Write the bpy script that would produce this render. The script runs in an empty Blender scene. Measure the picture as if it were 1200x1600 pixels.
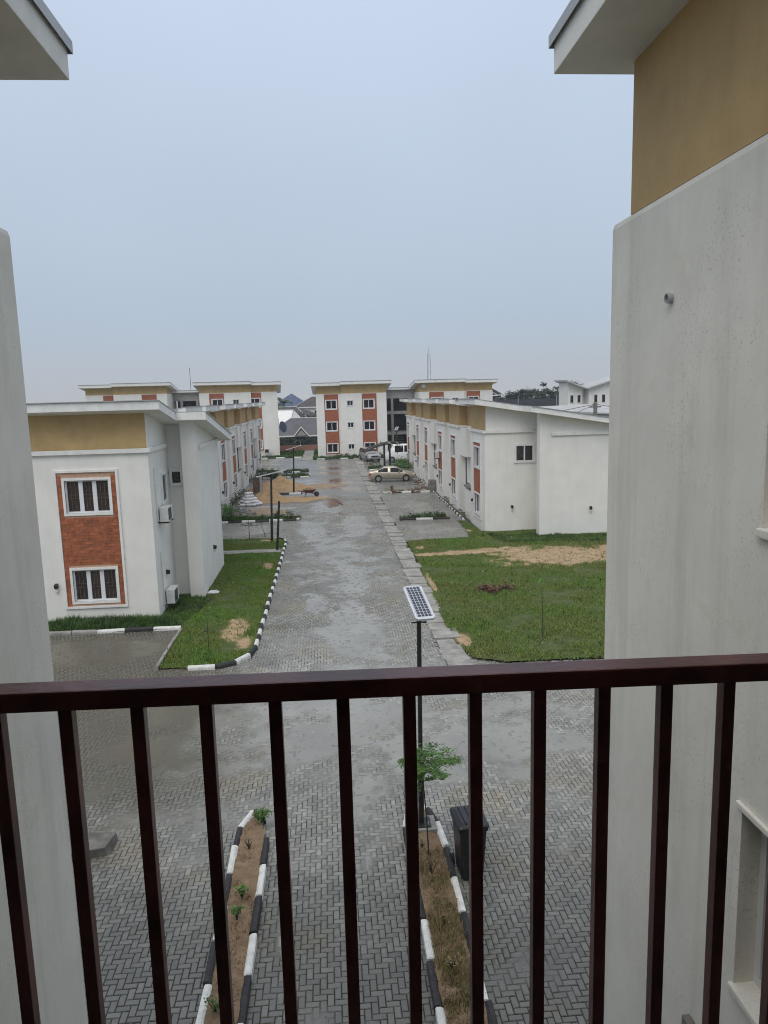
import bpy, bmesh, math, random
import numpy as np
from mathutils import Vector, Matrix, noise
R = math.radians
random.seed(7); rng = np.random.default_rng(7)
sc = bpy.context.scene
COL = sc.collection

# ------------------------------------------------------------------ camera, sky, sun, exposure
cam = bpy.data.cameras.new('camera'); camo = bpy.data.objects.new('camera', cam); COL.objects.link(camo)
CH = 8.2
M3 = Matrix(((0.99670596, 0.0376875, -0.07181142), (-0.07672597, 0.15132067, -0.9855025), (-0.02627458, 0.98776602, 0.15371382)))
camo.matrix_world = Matrix.Translation((0, 0, CH)) @ M3.to_4x4()
cam.sensor_fit = 'VERTICAL'; cam.sensor_height = 36; cam.lens = 36*1156/1600
cam.clip_start = 0.05; cam.clip_end = 3000
sc.camera = camo
SUN_EL, SUN_AZ = R(58), R(205)      # high behind the camera, a little to the left; azimuth from +Y, clockwise
w = bpy.data.worlds.new('World'); sc.world = w; w.use_nodes = True
nt = w.node_tree; nt.nodes.clear()
def wn(t, **k):
    n = nt.nodes.new(t)
    for a, b in k.items(): setattr(n, a, b)
    return n
sky = wn('ShaderNodeTexSky', sky_type='NISHITA', sun_disc=False, sun_elevation=SUN_EL, sun_rotation=SUN_AZ, air_density=1.2, dust_density=4.0, ozone_density=1.5)
bg1 = wn('ShaderNodeBackground'); bg1.inputs[1].default_value = 0.07
bg2 = wn('ShaderNodeBackground'); bg2.inputs[1].default_value = 1.0
tc = wn('ShaderNodeTexCoord'); sx = wn('ShaderNodeSeparateXYZ'); rp = wn('ShaderNodeValToRGB')
els = [(0.0, (.52, .545, .575)), (.09, (.445, .53, .645)), (.25, (.50, .59, .71)), (.45, (.575, .67, .82)), (1.0, (1.05, 1.08, 1.12))]
rp.color_ramp.elements[0].position = 0; rp.color_ramp.elements[1].position = 1
for p, c in els[1:-1]: rp.color_ramp.elements.new(p)
for e, (p, c) in zip(rp.color_ramp.elements, els): e.position = p; e.color = (*c, 1)
cl = wn('ShaderNodeTexNoise'); cl.inputs['Scale'].default_value = 1.6; cl.inputs['Detail'].default_value = 5
mr = wn('ShaderNodeMapRange'); mr.inputs[1].default_value = .3; mr.inputs[2].default_value = .7; mr.inputs[3].default_value = .95; mr.inputs[4].default_value = 1.05
vm = wn('ShaderNodeVectorMath', operation='SCALE')
ad = wn('ShaderNodeMixShader'); ad.inputs[0].default_value = .82; ow = wn('ShaderNodeOutputWorld')
L = nt.links.new
L(tc.outputs['Generated'], sx.inputs[0]); L(sx.outputs[2], rp.inputs[0]); L(tc.outputs['Generated'], cl.inputs[0]); L(cl.outputs[0], mr.inputs[0])
L(rp.outputs[0], vm.inputs[0]); L(mr.outputs[0], vm.inputs['Scale']); L(vm.outputs[0], bg2.inputs[0]); L(sky.outputs[0], bg1.inputs[0])
L(bg1.outputs[0], ad.inputs[1]); L(bg2.outputs[0], ad.inputs[2]); L(ad.outputs[0], ow.inputs[0])
sun = bpy.data.lights.new('sun', 'SUN'); suno = bpy.data.objects.new('sun', sun); COL.objects.link(suno)
sun.energy = 1.25; sun.angle = R(50); sun.color = (1, .95, .86)
sd = Vector((math.sin(SUN_AZ)*math.cos(SUN_EL), math.cos(SUN_AZ)*math.cos(SUN_EL), math.sin(SUN_EL)))
suno.rotation_euler = sd.to_track_quat('Z', 'Y').to_euler(); suno.location = sd*60
vs = sc.view_settings; vs.view_transform = 'Standard'; vs.look = 'None'; vs.exposure = 0.2; vs.gamma = 1
sc.cycles.use_denoising = True; sc.cycles.filter_width = 1.05; sc.cycles.max_bounces = 6; sc.cycles.volume_bounces = 0

# ------------------------------------------------------------------ projection of photo pixels (1200 x 1600) onto the ground
def gp(x, y, z=0.0):
    d = M3 @ Vector((x-600, 800-y, -1156)); t = (z-CH)/d.z
    return Vector((d.x*t, d.y*t, z))
def pix(p):
    v = M3.transposed() @ (Vector(p)-Vector((0, 0, CH)))
    return 600+1156*v.x/-v.z, 800-1156*v.y/-v.z

# ------------------------------------------------------------------ materials
MATS = {}
def mat(name, col, rough=.8, var=.12, scale=3.0, bump=0.0, bscale=60.0, metal=0.0, spec=.5, streak=0.0, spots=0.0, col2=None, island=0.0, coat=0.0, trans=0.0, alt=None, pocks=0.0):
    m = bpy.data.materials.new(name); m.use_nodes = True; t = m.node_tree; N = t.nodes; b = N['Principled BSDF']; K = t.links.new
    b.inputs['Roughness'].default_value = rough; b.inputs['Metallic'].default_value = metal; b.inputs['Specular IOR Level'].default_value = spec
    if coat: b.inputs['Coat Weight'].default_value = coat; b.inputs['Coat Roughness'].default_value = .08
    g = N.new('ShaderNodeNewGeometry'); n1 = N.new('ShaderNodeTexNoise'); n1.inputs['Scale'].default_value = scale; n1.inputs['Detail'].default_value = 6; n1.inputs['Roughness'].default_value = .62
    K(g.outputs['Position'], n1.inputs['Vector'])
    mx = N.new('ShaderNodeMix'); mx.data_type = 'RGBA'
    c2 = col2 or tuple(c*(1-var*2) for c in col)
    mx.inputs[6].default_value = (*c2, 1); mx.inputs[7].default_value = (*(tuple(min(1, c*(1+var*.6)) for c in col) if not col2 else col), 1)
    mp = N.new('ShaderNodeMapRange'); mp.inputs[1].default_value = .32; mp.inputs[2].default_value = .68
    K(n1.outputs[0], mp.inputs[0]); K(mp.outputs[0], mx.inputs[0]); out = mx.outputs[2]
    def dark(fac_out, amt, colr):
        nonlocal out
        q = N.new('ShaderNodeMix'); q.data_type = 'RGBA'; q.inputs[7].default_value = (*colr, 1)
        s = N.new('ShaderNodeMath'); s.operation = 'MULTIPLY'; s.inputs[1].default_value = amt
        K(fac_out, s.inputs[0]); K(s.outputs[0], q.inputs[0]); K(out, q.inputs[6]); out = q.outputs[2]
    if streak:
        mpn = N.new('ShaderNodeMapping'); mpn.inputs['Scale'].default_value = (1, 1, .09); K(g.outputs['Position'], mpn.inputs[0])
        n2 = N.new('ShaderNodeTexNoise'); n2.inputs['Scale'].default_value = 3.2; n2.inputs['Detail'].default_value = 7; n2.inputs['Roughness'].default_value = .7; K(mpn.outputs[0], n2.inputs['Vector'])
        r2 = N.new('ShaderNodeMapRange'); r2.inputs[1].default_value = .5; r2.inputs[2].default_value = .75; K(n2.outputs[0], r2.inputs[0])
        dark(r2.outputs[0], streak, tuple(c*f for c, f in zip(col, (.55, .54, .5))))
    if spots:
        n3 = N.new('ShaderNodeTexNoise'); n3.inputs['Scale'].default_value = 26; n3.inputs['Detail'].default_value = 4; K(g.outputs['Position'], n3.inputs['Vector'])
        r3 = N.new('ShaderNodeMapRange'); r3.inputs[1].default_value = .66; r3.inputs[2].default_value = .74; K(n3.outputs[0], r3.inputs[0])
        dark(r3.outputs[0], spots, tuple(c*.45 for c in col) if alt is None else alt)
    if pocks:                          # small pits left in the plaster, gathered in patches
        n4 = N.new('ShaderNodeTexNoise'); n4.inputs['Scale'].default_value = 48; n4.inputs['Detail'].default_value = 2; K(g.outputs['Position'], n4.inputs['Vector'])
        r4 = N.new('ShaderNodeMapRange'); r4.inputs[1].default_value = .61; r4.inputs[2].default_value = .66; K(n4.outputs[0], r4.inputs[0])
        n5 = N.new('ShaderNodeTexNoise'); n5.inputs['Scale'].default_value = 1.8; n5.inputs['Detail'].default_value = 4; K(g.outputs['Position'], n5.inputs['Vector'])
        r5 = N.new('ShaderNodeMapRange'); r5.inputs[1].default_value = .45; r5.inputs[2].default_value = .62; K(n5.outputs[0], r5.inputs[0])
        mm = N.new('ShaderNodeMath'); mm.operation = 'MULTIPLY'; K(r4.outputs[0], mm.inputs[0]); K(r5.outputs[0], mm.inputs[1]); dark(mm.outputs[0], pocks, tuple(c*.5 for c in col))
        n6 = N.new('ShaderNodeTexNoise'); n6.inputs['Scale'].default_value = 2.6; n6.inputs['Detail'].default_value = 8; n6.inputs['Roughness'].default_value = .72; K(g.outputs['Position'], n6.inputs['Vector'])
        r6 = N.new('ShaderNodeMapRange'); r6.inputs[1].default_value = .56; r6.inputs[2].default_value = .72; K(n6.outputs[0], r6.inputs[0]); dark(r6.outputs[0], .55, tuple(c*f for c, f in zip(col, (.80, .78, .70))))
    if island:
        hs = N.new('ShaderNodeHueSaturation'); rr = N.new('ShaderNodeMapRange'); rr.inputs[3].default_value = 1-island; rr.inputs[4].default_value = 1+island
        K(g.outputs['Random Per Island'], rr.inputs[0]); K(rr.outputs[0], hs.inputs['Value']); K(out, hs.inputs['Color']); out = hs.outputs[0]
    K(out, b.inputs['Base Color'])
    if trans:
        td = N.new('ShaderNodeBsdfTranslucent'); ms = N.new('ShaderNodeMixShader'); ms.inputs[0].default_value = trans; K(out, td.inputs[0])
        K(b.outputs[0], ms.inputs[1]); K(td.outputs[0], ms.inputs[2]); K(ms.outputs[0], N['Material Output'].inputs[0])
    if bump:
        nb = N.new('ShaderNodeTexNoise'); nb.inputs['Scale'].default_value = bscale; nb.inputs['Detail'].default_value = 5; K(g.outputs['Position'], nb.inputs['Vector'])
        bp = N.new('ShaderNodeBump'); bp.inputs['Strength'].default_value = bump; bp.inputs['Distance'].default_value = .02
        K(nb.outputs[0], bp.inputs['Height']); K(bp.outputs[0], b.inputs['Normal'])
    MATS[name] = m; return m
mat('plaster', (.80, .78, .735), .85, .04, .9, .15, 45, streak=.14, spots=.05)
mat('plaster_near', (.76, .735, .665), .88, .06, 1.0, .16, 9, streak=.38, spots=.10, pocks=.48)
mat('trim', (.80, .79, .76), .8, .06, 2.5, .15, 40, streak=.25, spots=.18)
mat('tan', (.50, .345, .16), .88, .09, 1.2, .2, 40, streak=.25, spots=.1)
mat('soffit', (.74, .73, .68), .9, .06, 2, .2, 30)
mat('brick', (.40, .115, .05), .85, .22, 5, .3, 70, spots=.2, island=.12)
mat('mortar', (.52, .33, .23), .9, .12, 12, .3, 60)
mat('upvc', (.74, .75, .77), .35, .04, 3)
mat('glass', (.014, .014, .017), .08, .3, 2, spec=.35)
mat('curtain', (.05, .035, .03), .25, .5, 5, spec=.6, col2=(.012, .011, .012))
mat('bars', (.16, .10, .07), .5, .2, 8)
mat('black_metal', (.02, .02, .021), .45, .2, 6)
mat('rail_paint', (.17, .054, .048), .34, .3, 6, .08, 60, spec=.4, spots=.35, alt=(.22, .13, .10))
mat('alu', (.62, .64, .67), .4, .06, 4, metal=.3)
mat('concrete', (.33, .32, .295), .85, .22, 2.2, .5, 50, spots=.35, streak=.2)
mat('raw_concrete', (.20, .19, .17), .9, .25, 3, .5, 40, streak=.4, spots=.3)
mat('link_wall', (.34, .335, .32), .9, .08, 1.5)
mat('dark_void', (.05, .05, .055), .9, .3, 1)
mat('kerb_white', (.70, .70, .67), .75, .12, 7, .4, 50, spots=.75, alt=(.10, .10, .095))
mat('kerb_black', (.028, .028, .030), .7, .3, 7, .4, 50, spots=.55, alt=(.17, .165, .155))
mat('soil', (.27, .185, .115), .95, .3, 5, 1.0, 28, spots=.6, col2=(.145, .095, .055))
mat('sand', (.40, .275, .15), .95, .2, 2.5, .7, 30, col2=(.26, .165, .085))
mat('sand_wet', (.33, .23, .14), .7, .2, 1.5, .4, 30, col2=(.19, .14, .095))
mat('mud', (.15, .105, .075), .16, .2, 2, .05, 20)
mat('grass_blade', (.125, .255, .03), .6, .3, .35, island=.6, col2=(.20, .215, .055), trans=.25)
mat('grass_deep', (.065, .14, .024), .6, .3, .8, island=.4, trans=.25)
mat('grass_dry', (.27, .195, .105), .8, .3, 1.2, island=.4, col2=(.11, .10, .04))
mat('leaf', (.10, .22, .035), .5, .3, 3, island=.4, trans=.3)
mat('leaf_far', (.045, .085, .04), .6, .3, .3, island=.45, trans=.2)
mat('leaf_weed', (.05, .085, .025), .6, .3, 2, island=.45, trans=.2)
mat('twig', (.06, .045, .03), .9, .3, 8)
mat('flower', (.45, .04, .03), .6, .2, 9)
mat('bin_plastic', (.016, .017, .021), .38, .2, 12, .1, 200)
mat('rubber', (.015, .015, .015), .85, .2, 8)
mat('rim', (.55, .55, .56), .3, .1, 6, metal=.8)
mat('car_gold', (.43, .37, .29), .3, .04, 3, metal=.5, coat=.7)
mat('car_silver', (.36, .36, .36), .3, .05, 3, metal=.55, coat=.7)
mat('car_white', (.75, .76, .76), .3, .04, 3, coat=.6)
mat('lamp_clear', (.7, .7, .68), .15, .05, 4)
mat('tail_red', (.35, .02, .02), .25, .1, 5)
mat('ac_white', (.68, .68, .66), .5, .07, 6, streak=.3)
mat('galv', (.42, .43, .44), .5, .12, 1.5, metal=.2, streak=.3)
mat('grey_roof', (.10, .10, .11), .7, .15, .8, streak=.3)
mat('blue_roof', (.06, .085, .16), .65, .15, .8)
mat('brown_roof', (.07, .06, .062), .8, .2, .8)
mat('dark_roof', (.022, .022, .028), .95, .3, .5, spec=.15)
mat('bag', (.70, .68, .70), .6, .18, 7, .5, 25, spots=.35, alt=(.30, .24, .42))
mat('rubble', (.40, .38, .35), .9, .3, 8, .5, 30, island=.35)
mat('wood', (.16, .10, .06), .85, .3, 6, island=.3)
mat('rust', (.16, .075, .05), .8, .3, 6)
mat('bark', (.10, .075, .05), .95, .3, 8, .6, 40)
mat('earth', (.14, .13, .085), .95, .25, .12, .4, 8, col2=(.075, .095, .04))
mat('pale_roof', (.46, .46, .46), .6, .12, .8, streak=.4)
mat('dish', (.05, .07, .12), .5, .1, 4)
mat('pink_wall', (.42, .20, .15), .9, .15, 2)

def stain(N, K, g):
    sp = N.new('ShaderNodeSeparateXYZ'); K(g.outputs['Position'], sp.inputs[0]); n = N.new('ShaderNodeTexNoise'); n.inputs['Scale'].default_value = .45; n.inputs['Detail'].default_value = 6; n.inputs['Roughness'].default_value = .65; K(g.outputs['Position'], n.inputs['Vector'])
    w1 = N.new('ShaderNodeMath'); w1.operation = 'MULTIPLY_ADD'; w1.inputs[1].default_value = 6.0; K(n.outputs[0], w1.inputs[0]); K(sp.outputs[0], w1.inputs[2])
    a = N.new('ShaderNodeMapRange'); a.inputs[1].default_value = 1.2; a.inputs[2].default_value = -.8; K(w1.outputs[0], a.inputs[0])
    w2 = N.new('ShaderNodeMath'); w2.operation = 'MULTIPLY_ADD'; w2.inputs[1].default_value = 8.0; K(n.outputs[0], w2.inputs[0]); K(sp.outputs[1], w2.inputs[2])
    c = N.new('ShaderNodeMapRange'); c.inputs[1].default_value = 17.0; c.inputs[2].default_value = 19.5; K(w2.outputs[0], c.inputs[0])
    d = N.new('ShaderNodeMapRange'); d.inputs[1].default_value = 36.0; d.inputs[2].default_value = 30.0; K(w2.outputs[0], d.inputs[0])
    m1 = N.new('ShaderNodeMath'); m1.operation = 'MULTIPLY'; K(a.outputs[0], m1.inputs[0]); K(c.outputs[0], m1.inputs[1]); m2 = N.new('ShaderNodeMath'); m2.operation = 'MULTIPLY'; K(m1.outputs[0], m2.inputs[0]); K(d.outputs[0], m2.inputs[1]); return m2.outputs[0]
def paver_mat(name, src):
    m = bpy.data.materials.new(name); m.use_nodes = True; t = m.node_tree; N = t.nodes; K = t.links.new; b = N['Principled BSDF']
    g = N.new('ShaderNodeNewGeometry')
    if src == 'attr':
        a = N.new('ShaderNodeAttribute'); a.attribute_name = 'rnd'; rnd = a.outputs['Fac']
    else:
        a = N.new('ShaderNodeObjectInfo'); rnd = a.outputs['Random']
    cr = N.new('ShaderNodeValToRGB'); e = cr.color_ramp.elements
    e[0].position = 0; e[0].color = (.185, .183, .17, 1); e[1].position = 1; e[1].color = (.36, .352, .322, 1)
    for p, c in ((.3, (.245, .242, .223, 1)), (.8, (.295, .29, .265, 1))): q = e.new(p); q.color = c
    K(rnd, cr.inputs[0])
    def nz(s, lo, hi, d=5, sc=(1, 1, 1), off=0):
        mp = N.new('ShaderNodeMapping'); mp.inputs['Scale'].default_value = sc; mp.inputs['Location'].default_value = (off, off*.7, 0); K(g.outputs['Position'], mp.inputs[0])
        n = N.new('ShaderNodeTexNoise'); n.inputs['Scale'].default_value = s; n.inputs['Detail'].default_value = d; n.inputs['Roughness'].default_value = .6; K(mp.outputs[0], n.inputs['Vector'])
        r = N.new('ShaderNodeMapRange'); r.inputs[1].default_value = lo; r.inputs[2].default_value = hi; K(n.outputs[0], r.inputs[0]); return r.outputs[0]
    out = cr.outputs[0]
    def mixin(f, amt, colr, mode='MIX'):
        nonlocal out
        q = N.new('ShaderNodeMix'); q.data_type = 'RGBA'; q.blend_type = mode; q.inputs[7].default_value = (*colr, 1)
        s = N.new('ShaderNodeMath'); s.operation = 'MULTIPLY'; s.inputs[1].default_value = amt; K(f, s.inputs[0]); K(s.outputs[0], q.inputs[0]); K(out, q.inputs[6]); out = q.outputs[2]
    mixin(nz(.45, .52, .66, 6, off=3), .55, (.25, .21, .13))         # yellowish silt staining
    mixin(nz(.33, .45, .68, 6, off=11), .5, (.10, .10, .094))        # damp, darker zones
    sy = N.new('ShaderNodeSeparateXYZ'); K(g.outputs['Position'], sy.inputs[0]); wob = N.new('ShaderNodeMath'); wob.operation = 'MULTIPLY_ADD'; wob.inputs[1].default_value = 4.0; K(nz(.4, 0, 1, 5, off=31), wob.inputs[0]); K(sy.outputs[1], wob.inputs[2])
    dm = N.new('ShaderNodeMapRange'); dm.inputs[1].default_value = 15.5; dm.inputs[2].default_value = 12.0; K(wob.outputs[0], dm.inputs[0]); mixin(dm.outputs[0], .62, (.07, .07, .064))   # darker beside the block: damp, plus the block's shade painted into the colour
    mixin(nz(14, .5, .72, 4), .35, (.07, .07, .068))                 # pits
    mixin(nz(1.7, .55, .7, 5, off=21), .35, (.12, .125, .075))       # moss
    mixin(stain(N, K, g), .85, (.085, .077, .053))                      # earthy wash on the parking side of the forecourt
    K(out, b.inputs['Base Color'])
    r = N.new('ShaderNodeMapRange'); r.inputs[3].default_value = .36; r.inputs[4].default_value = .14
    K(nz(.30, .42, .62, 5, off=11), r.inputs[0]); K(r.outputs[0], b.inputs['Roughness'])
    b.inputs['Specular IOR Level'].default_value = .5
    nb = N.new('ShaderNodeTexNoise'); nb.inputs['Scale'].default_value = 70; K(g.outputs['Position'], nb.inputs['Vector'])
    bp = N.new('ShaderNodeBump'); bp.inputs['Strength'].default_value = .07; bp.inputs['Distance'].default_value = .01; K(nb.outputs[0], bp.inputs['Height']); K(bp.outputs[0], b.inputs['Normal'])
    MATS[name] = m; return m
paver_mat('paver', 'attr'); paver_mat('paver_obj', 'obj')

def silt_mat():
    m = bpy.data.materials.new('silt'); m.use_nodes = True; t = m.node_tree; N = t.nodes; K = t.links.new; b = N['Principled BSDF']
    g = N.new('ShaderNodeNewGeometry'); n = N.new('ShaderNodeTexNoise'); n.inputs['Scale'].default_value = .5; n.inputs['Detail'].default_value = 7; K(g.outputs['Position'], n.inputs['Vector'])
    a = N.new('ShaderNodeAttribute'); a.attribute_name = 'silt'
    cr = N.new('ShaderNodeValToRGB'); e = cr.color_ramp.elements; e[0].position = .35; e[0].color = (.22, .214, .193, 1); e[1].position = .65; e[1].color = (.285, .278, .252, 1); K(n.outputs[0], cr.inputs[0])
    mx = N.new('ShaderNodeMix'); mx.data_type = 'RGBA'; mx.inputs[6].default_value = (.022, .021, .017, 1); K(a.outputs['Fac'], mx.inputs[0]); 
    qs = N.new('ShaderNodeMix'); qs.data_type = 'RGBA'; qs.inputs[7].default_value = (.085, .077, .053, 1); ms = N.new('ShaderNodeMath'); ms.operation = 'MULTIPLY'; ms.inputs[1].default_value = .85; K(stain(N, K, g), ms.inputs[0]); K(ms.outputs[0], qs.inputs[0]); K(cr.outputs[0], qs.inputs[6]); K(qs.outputs[2], mx.inputs[7]); K(mx.outputs[2], b.inputs['Base Color'])
    r = N.new('ShaderNodeMapRange'); r.inputs[3].default_value = .9; r.inputs[4].default_value = .3; K(a.outputs['Fac'], r.inputs[0]); K(r.outputs[0], b.inputs['Roughness'])
    MATS['silt'] = m
silt_mat()
def far_paving_mat():
    m = bpy.data.materials.new('far_paving'); m.use_nodes = True; t = m.node_tree; N = t.nodes; K = t.links.new; b = N['Principled BSDF']
    g = N.new('ShaderNodeNewGeometry'); br = N.new('ShaderNodeTexBrick'); br.inputs['Scale'].default_value = 1; br.inputs['Brick Width'].default_value = .2; br.inputs['Row Height'].default_value = .1; br.inputs['Mortar Size'].default_value = .006
    br.inputs['Color1'].default_value = (.15, .15, .145, 1); br.inputs['Color2'].default_value = (.23, .228, .215, 1); br.inputs['Mortar'].default_value = (.05, .05, .045, 1); K(g.outputs['Position'], br.inputs['Vector'])
    n = N.new('ShaderNodeTexNoise'); n.inputs['Scale'].default_value = .3; n.inputs['Detail'].default_value = 6; K(g.outputs['Position'], n.inputs['Vector'])
    mx = N.new('ShaderNodeMix'); mx.data_type = 'RGBA'; mx.inputs[7].default_value = (.21, .20, .175, 1)
    r0 = N.new('ShaderNodeMapRange'); r0.inputs[1].default_value = .45; r0.inputs[2].default_value = .65; K(n.outputs[0], r0.inputs[0]); K(r0.outputs[0], mx.inputs[0]); K(br.outputs[0], mx.inputs[6]); K(mx.outputs[2], b.inputs['Base Color'])
    r = N.new('ShaderNodeMapRange'); r.inputs[1].default_value = .4; r.inputs[2].default_value = .62; r.inputs[3].default_value = .42; r.inputs[4].default_value = .18; K(n.outputs[0], r.inputs[0]); K(r.outputs[0], b.inputs['Roughness'])
    MATS['far_paving'] = m
far_paving_mat()
def lawn_mat():
    m = bpy.data.materials.new('lawn'); m.use_nodes = True; t = m.node_tree; N = t.nodes; K = t.links.new; b = N['Principled BSDF']; b.inputs['Roughness'].default_value = .95
    g = N.new('ShaderNodeNewGeometry'); n = N.new('ShaderNodeTexNoise'); n.inputs['Scale'].default_value = 2.2; n.inputs['Detail'].default_value = 8; n.inputs['Roughness'].default_value = .7; K(g.outputs['Position'], n.inputs['Vector'])
    c1 = N.new('ShaderNodeValToRGB'); e = c1.color_ramp.elements; e[0].position = .35; e[0].color = (.035, .06, .014, 1); e[1].position = .7; e[1].color = (.10, .115, .035, 1); K(n.outputs[0], c1.inputs[0])
    c2 = N.new('ShaderNodeValToRGB'); e = c2.color_ramp.elements; e[0].position = .3; e[0].color = (.24, .165, .09, 1); e[1].position = .7; e[1].color = (.46, .325, .20, 1); K(n.outputs[0], c2.inputs[0])
    a = N.new('ShaderNodeAttribute'); a.attribute_name = 'bare'
    mx = N.new('ShaderNodeMix'); mx.data_type = 'RGBA'; K(a.outputs['Fac'], mx.inputs[0]); K(c1.outputs[0], mx.inputs[6]); K(c2.outputs[0], mx.inputs[7]); K(mx.outputs[2], b.inputs['Base Color'])
    nb = N.new('ShaderNodeTexNoise'); nb.inputs['Scale'].default_value = 25; K(g.outputs['Position'], nb.inputs['Vector'])
    bp = N.new('ShaderNodeBump'); bp.inputs['Strength'].default_value = .7; bp.inputs['Distance'].default_value = .03; K(nb.outputs[0], bp.inputs['Height']); K(bp.outputs[0], b.inputs['Normal'])
    MATS['lawn'] = m
lawn_mat()
def brick_panel_mat():
    m = bpy.data.materials.new('brick_panel'); m.use_nodes = True; t = m.node_tree; N = t.nodes; K = t.links.new; b = N['Principled BSDF']; b.inputs['Roughness'].default_value = .85
    tc = N.new('ShaderNodeTexCoord'); mp = N.new('ShaderNodeMapping'); mp.inputs['Rotation'].default_value = (R(90), 0, 0); K(tc.outputs['Object'], mp.inputs[0])
    br = N.new('ShaderNodeTexBrick'); br.inputs['Scale'].default_value = 1; br.inputs['Brick Width'].default_value = .36; br.inputs['Row Height'].default_value = .115; br.inputs['Mortar Size'].default_value = .009
    br.inputs['Color1'].default_value = (.36, .10, .045, 1); br.inputs['Color2'].default_value = (.27, .07, .032, 1); br.inputs['Mortar'].default_value = (.34, .16, .10, 1); K(mp.outputs[0], br.inputs['Vector'])
    K(br.outputs[0], b.inputs['Base Color']); MATS['brick_panel'] = m
brick_panel_mat()

# ------------------------------------------------------------------ mesh helpers
class MB:
    def __init__(s): s.v = []; s.f = []
    def poly(s, pts):
        i = len(s.v); s.v += [tuple(p) for p in pts]; s.f.append(tuple(range(i, i+len(pts))))
    def hexa(s, c):                       # 8 corners: bottom 0-3, top 4-7
        i = len(s.v); s.v += [tuple(p) for p in c]
        s.f += [tuple(i+k for k in q) for q in ((3, 2, 1, 0), (4, 5, 6, 7), (0, 1, 5, 4), (1, 2, 6, 5), (2, 3, 7, 6), (3, 0, 4, 7))]
    def box(s, x0, x1, y0, y1, z0, z1):
        if x0 > x1: x0, x1 = x1, x0
        if y0 > y1: y0, y1 = y1, y0
        s.hexa([(x0, y0, z0), (x1, y0, z0), (x1, y1, z0), (x0, y1, z0), (x0, y0, z1), (x1, y0, z1), (x1, y1, z1), (x0, y1, z1)])
    def pbox(s, P, u0, u1, z0, z1, d0, d1):
        s.hexa([P(u0, z0, d0), P(u1, z0, d0), P(u1, z0, d1), P(u0, z0, d1), P(u0, z1, d0), P(u1, z1, d0), P(u1, z1, d1), P(u0, z1, d1)])
    def prism(s, a, b):                   # two matching rings of points
        i = len(s.v); n = len(a); s.v += [tuple(p) for p in a]+[tuple(p) for p in b]
        s.f.append(tuple(range(i+n-1, i-1, -1))); s.f.append(tuple(range(i+n, i+2*n)))
        for k in range(n): s.f.append((i+k, i+(k+1) % n, i+n+(k+1) % n, i+n+k))
    def tube(s, pts, r, n=8, cap=True):
        pts = [Vector(p) for p in pts]; rr = r if isinstance(r, (list, tuple)) else [r]*len(pts); i0 = len(s.v)
        for k, p in enumerate(pts):
            d = (pts[min(k+1, len(pts)-1)]-pts[max(k-1, 0)]).normalized(); a = d.cross(Vector((0, 0, 1)) if abs(d.z) < .9 else Vector((1, 0, 0))).normalized(); b = d.cross(a)
            for j in range(n):
                t = 2*math.pi*j/n; s.v.append(tuple(p+(a*math.cos(t)+b*math.sin(t))*rr[k]))
        for k in range(len(pts)-1):
            for j in range(n): s.f.append((i0+k*n+j, i0+k*n+(j+1) % n, i0+(k+1)*n+(j+1) % n, i0+(k+1)*n+j))
        if cap: s.f.append(tuple(range(i0+n-1, i0-1, -1))); s.f.append(tuple(range(i0+(len(pts)-1)*n, i0+len(pts)*n)))
    def wall(s, P, u0, u1, z0, z1, holes, depth):   # sheet with rectangular holes and reveals
        us = sorted({u0, u1, *[h[0] for h in holes], *[h[1] for h in holes]}); zs = sorted({z0, z1, *[h[2] for h in holes], *[h[3] for h in holes]})
        for a, b in zip(us, us[1:]):
            for c, d in zip(zs, zs[1:]):
                um, zm = (a+b)/2, (c+d)/2
                if any(h[0] < um < h[1] and h[2] < zm < h[3] for h in holes): continue
                s.poly([P(a, c, 0), P(b, c, 0), P(b, d, 0), P(a, d, 0)])
        for a, b, c, d in holes:
            for q in (((a, c), (b, c)), ((b, c), (b, d)), ((b, d), (a, d)), ((a, d), (a, c))):
                s.poly([P(*q[0], 0), P(*q[0], depth), P(*q[1], depth), P(*q[1], 0)])
    def build(s, name, m, parent=None, smooth=False, bevel=0.0, fix=False, loc=None, rz=0.0):
        me = bpy.data.meshes.new(name); me.from_pydata(s.v, [], s.f)
        if bevel or fix:
            b = bmesh.new(); b.from_mesh(me); bmesh.ops.recalc_face_normals(b, faces=b.faces)
            if bevel: bmesh.ops.bevel(b, geom=[e for e in b.edges if e.is_manifold and e.calc_face_angle(0) > .5], offset=bevel, segments=2, affect='EDGES', profile=.7, clamp_overlap=True)
            b.to_mesh(me); b.free()
        if smooth: me.polygons.foreach_set('use_smooth', [True]*len(me.polygons))
        if m: me.materials.append(MATS[m])
        return obj(name, me, parent, loc, rz)
def obj(name, me, parent=None, loc=None, rz=0.0):
    o = bpy.data.objects.new(name, me); COL.objects.link(o)
    if parent: o.parent = parent
    if loc is not None: o.location = loc
    if rz: o.rotation_euler.z = rz
    return o
def tag(o, label=None, cat=None, group=None, kind=None):
    if label: o['label'] = label
    if cat: o['category'] = cat
    if group: o['group'] = group
    if kind: o['kind'] = kind
    return o
def empty(name, loc=(0, 0, 0), rz=0.0, label=None, cat=None, group=None, kind=None):
    o = obj(name, None, None, loc, rz); o.empty_display_size = .3
    return tag(o, label, cat, group, kind)
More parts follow.
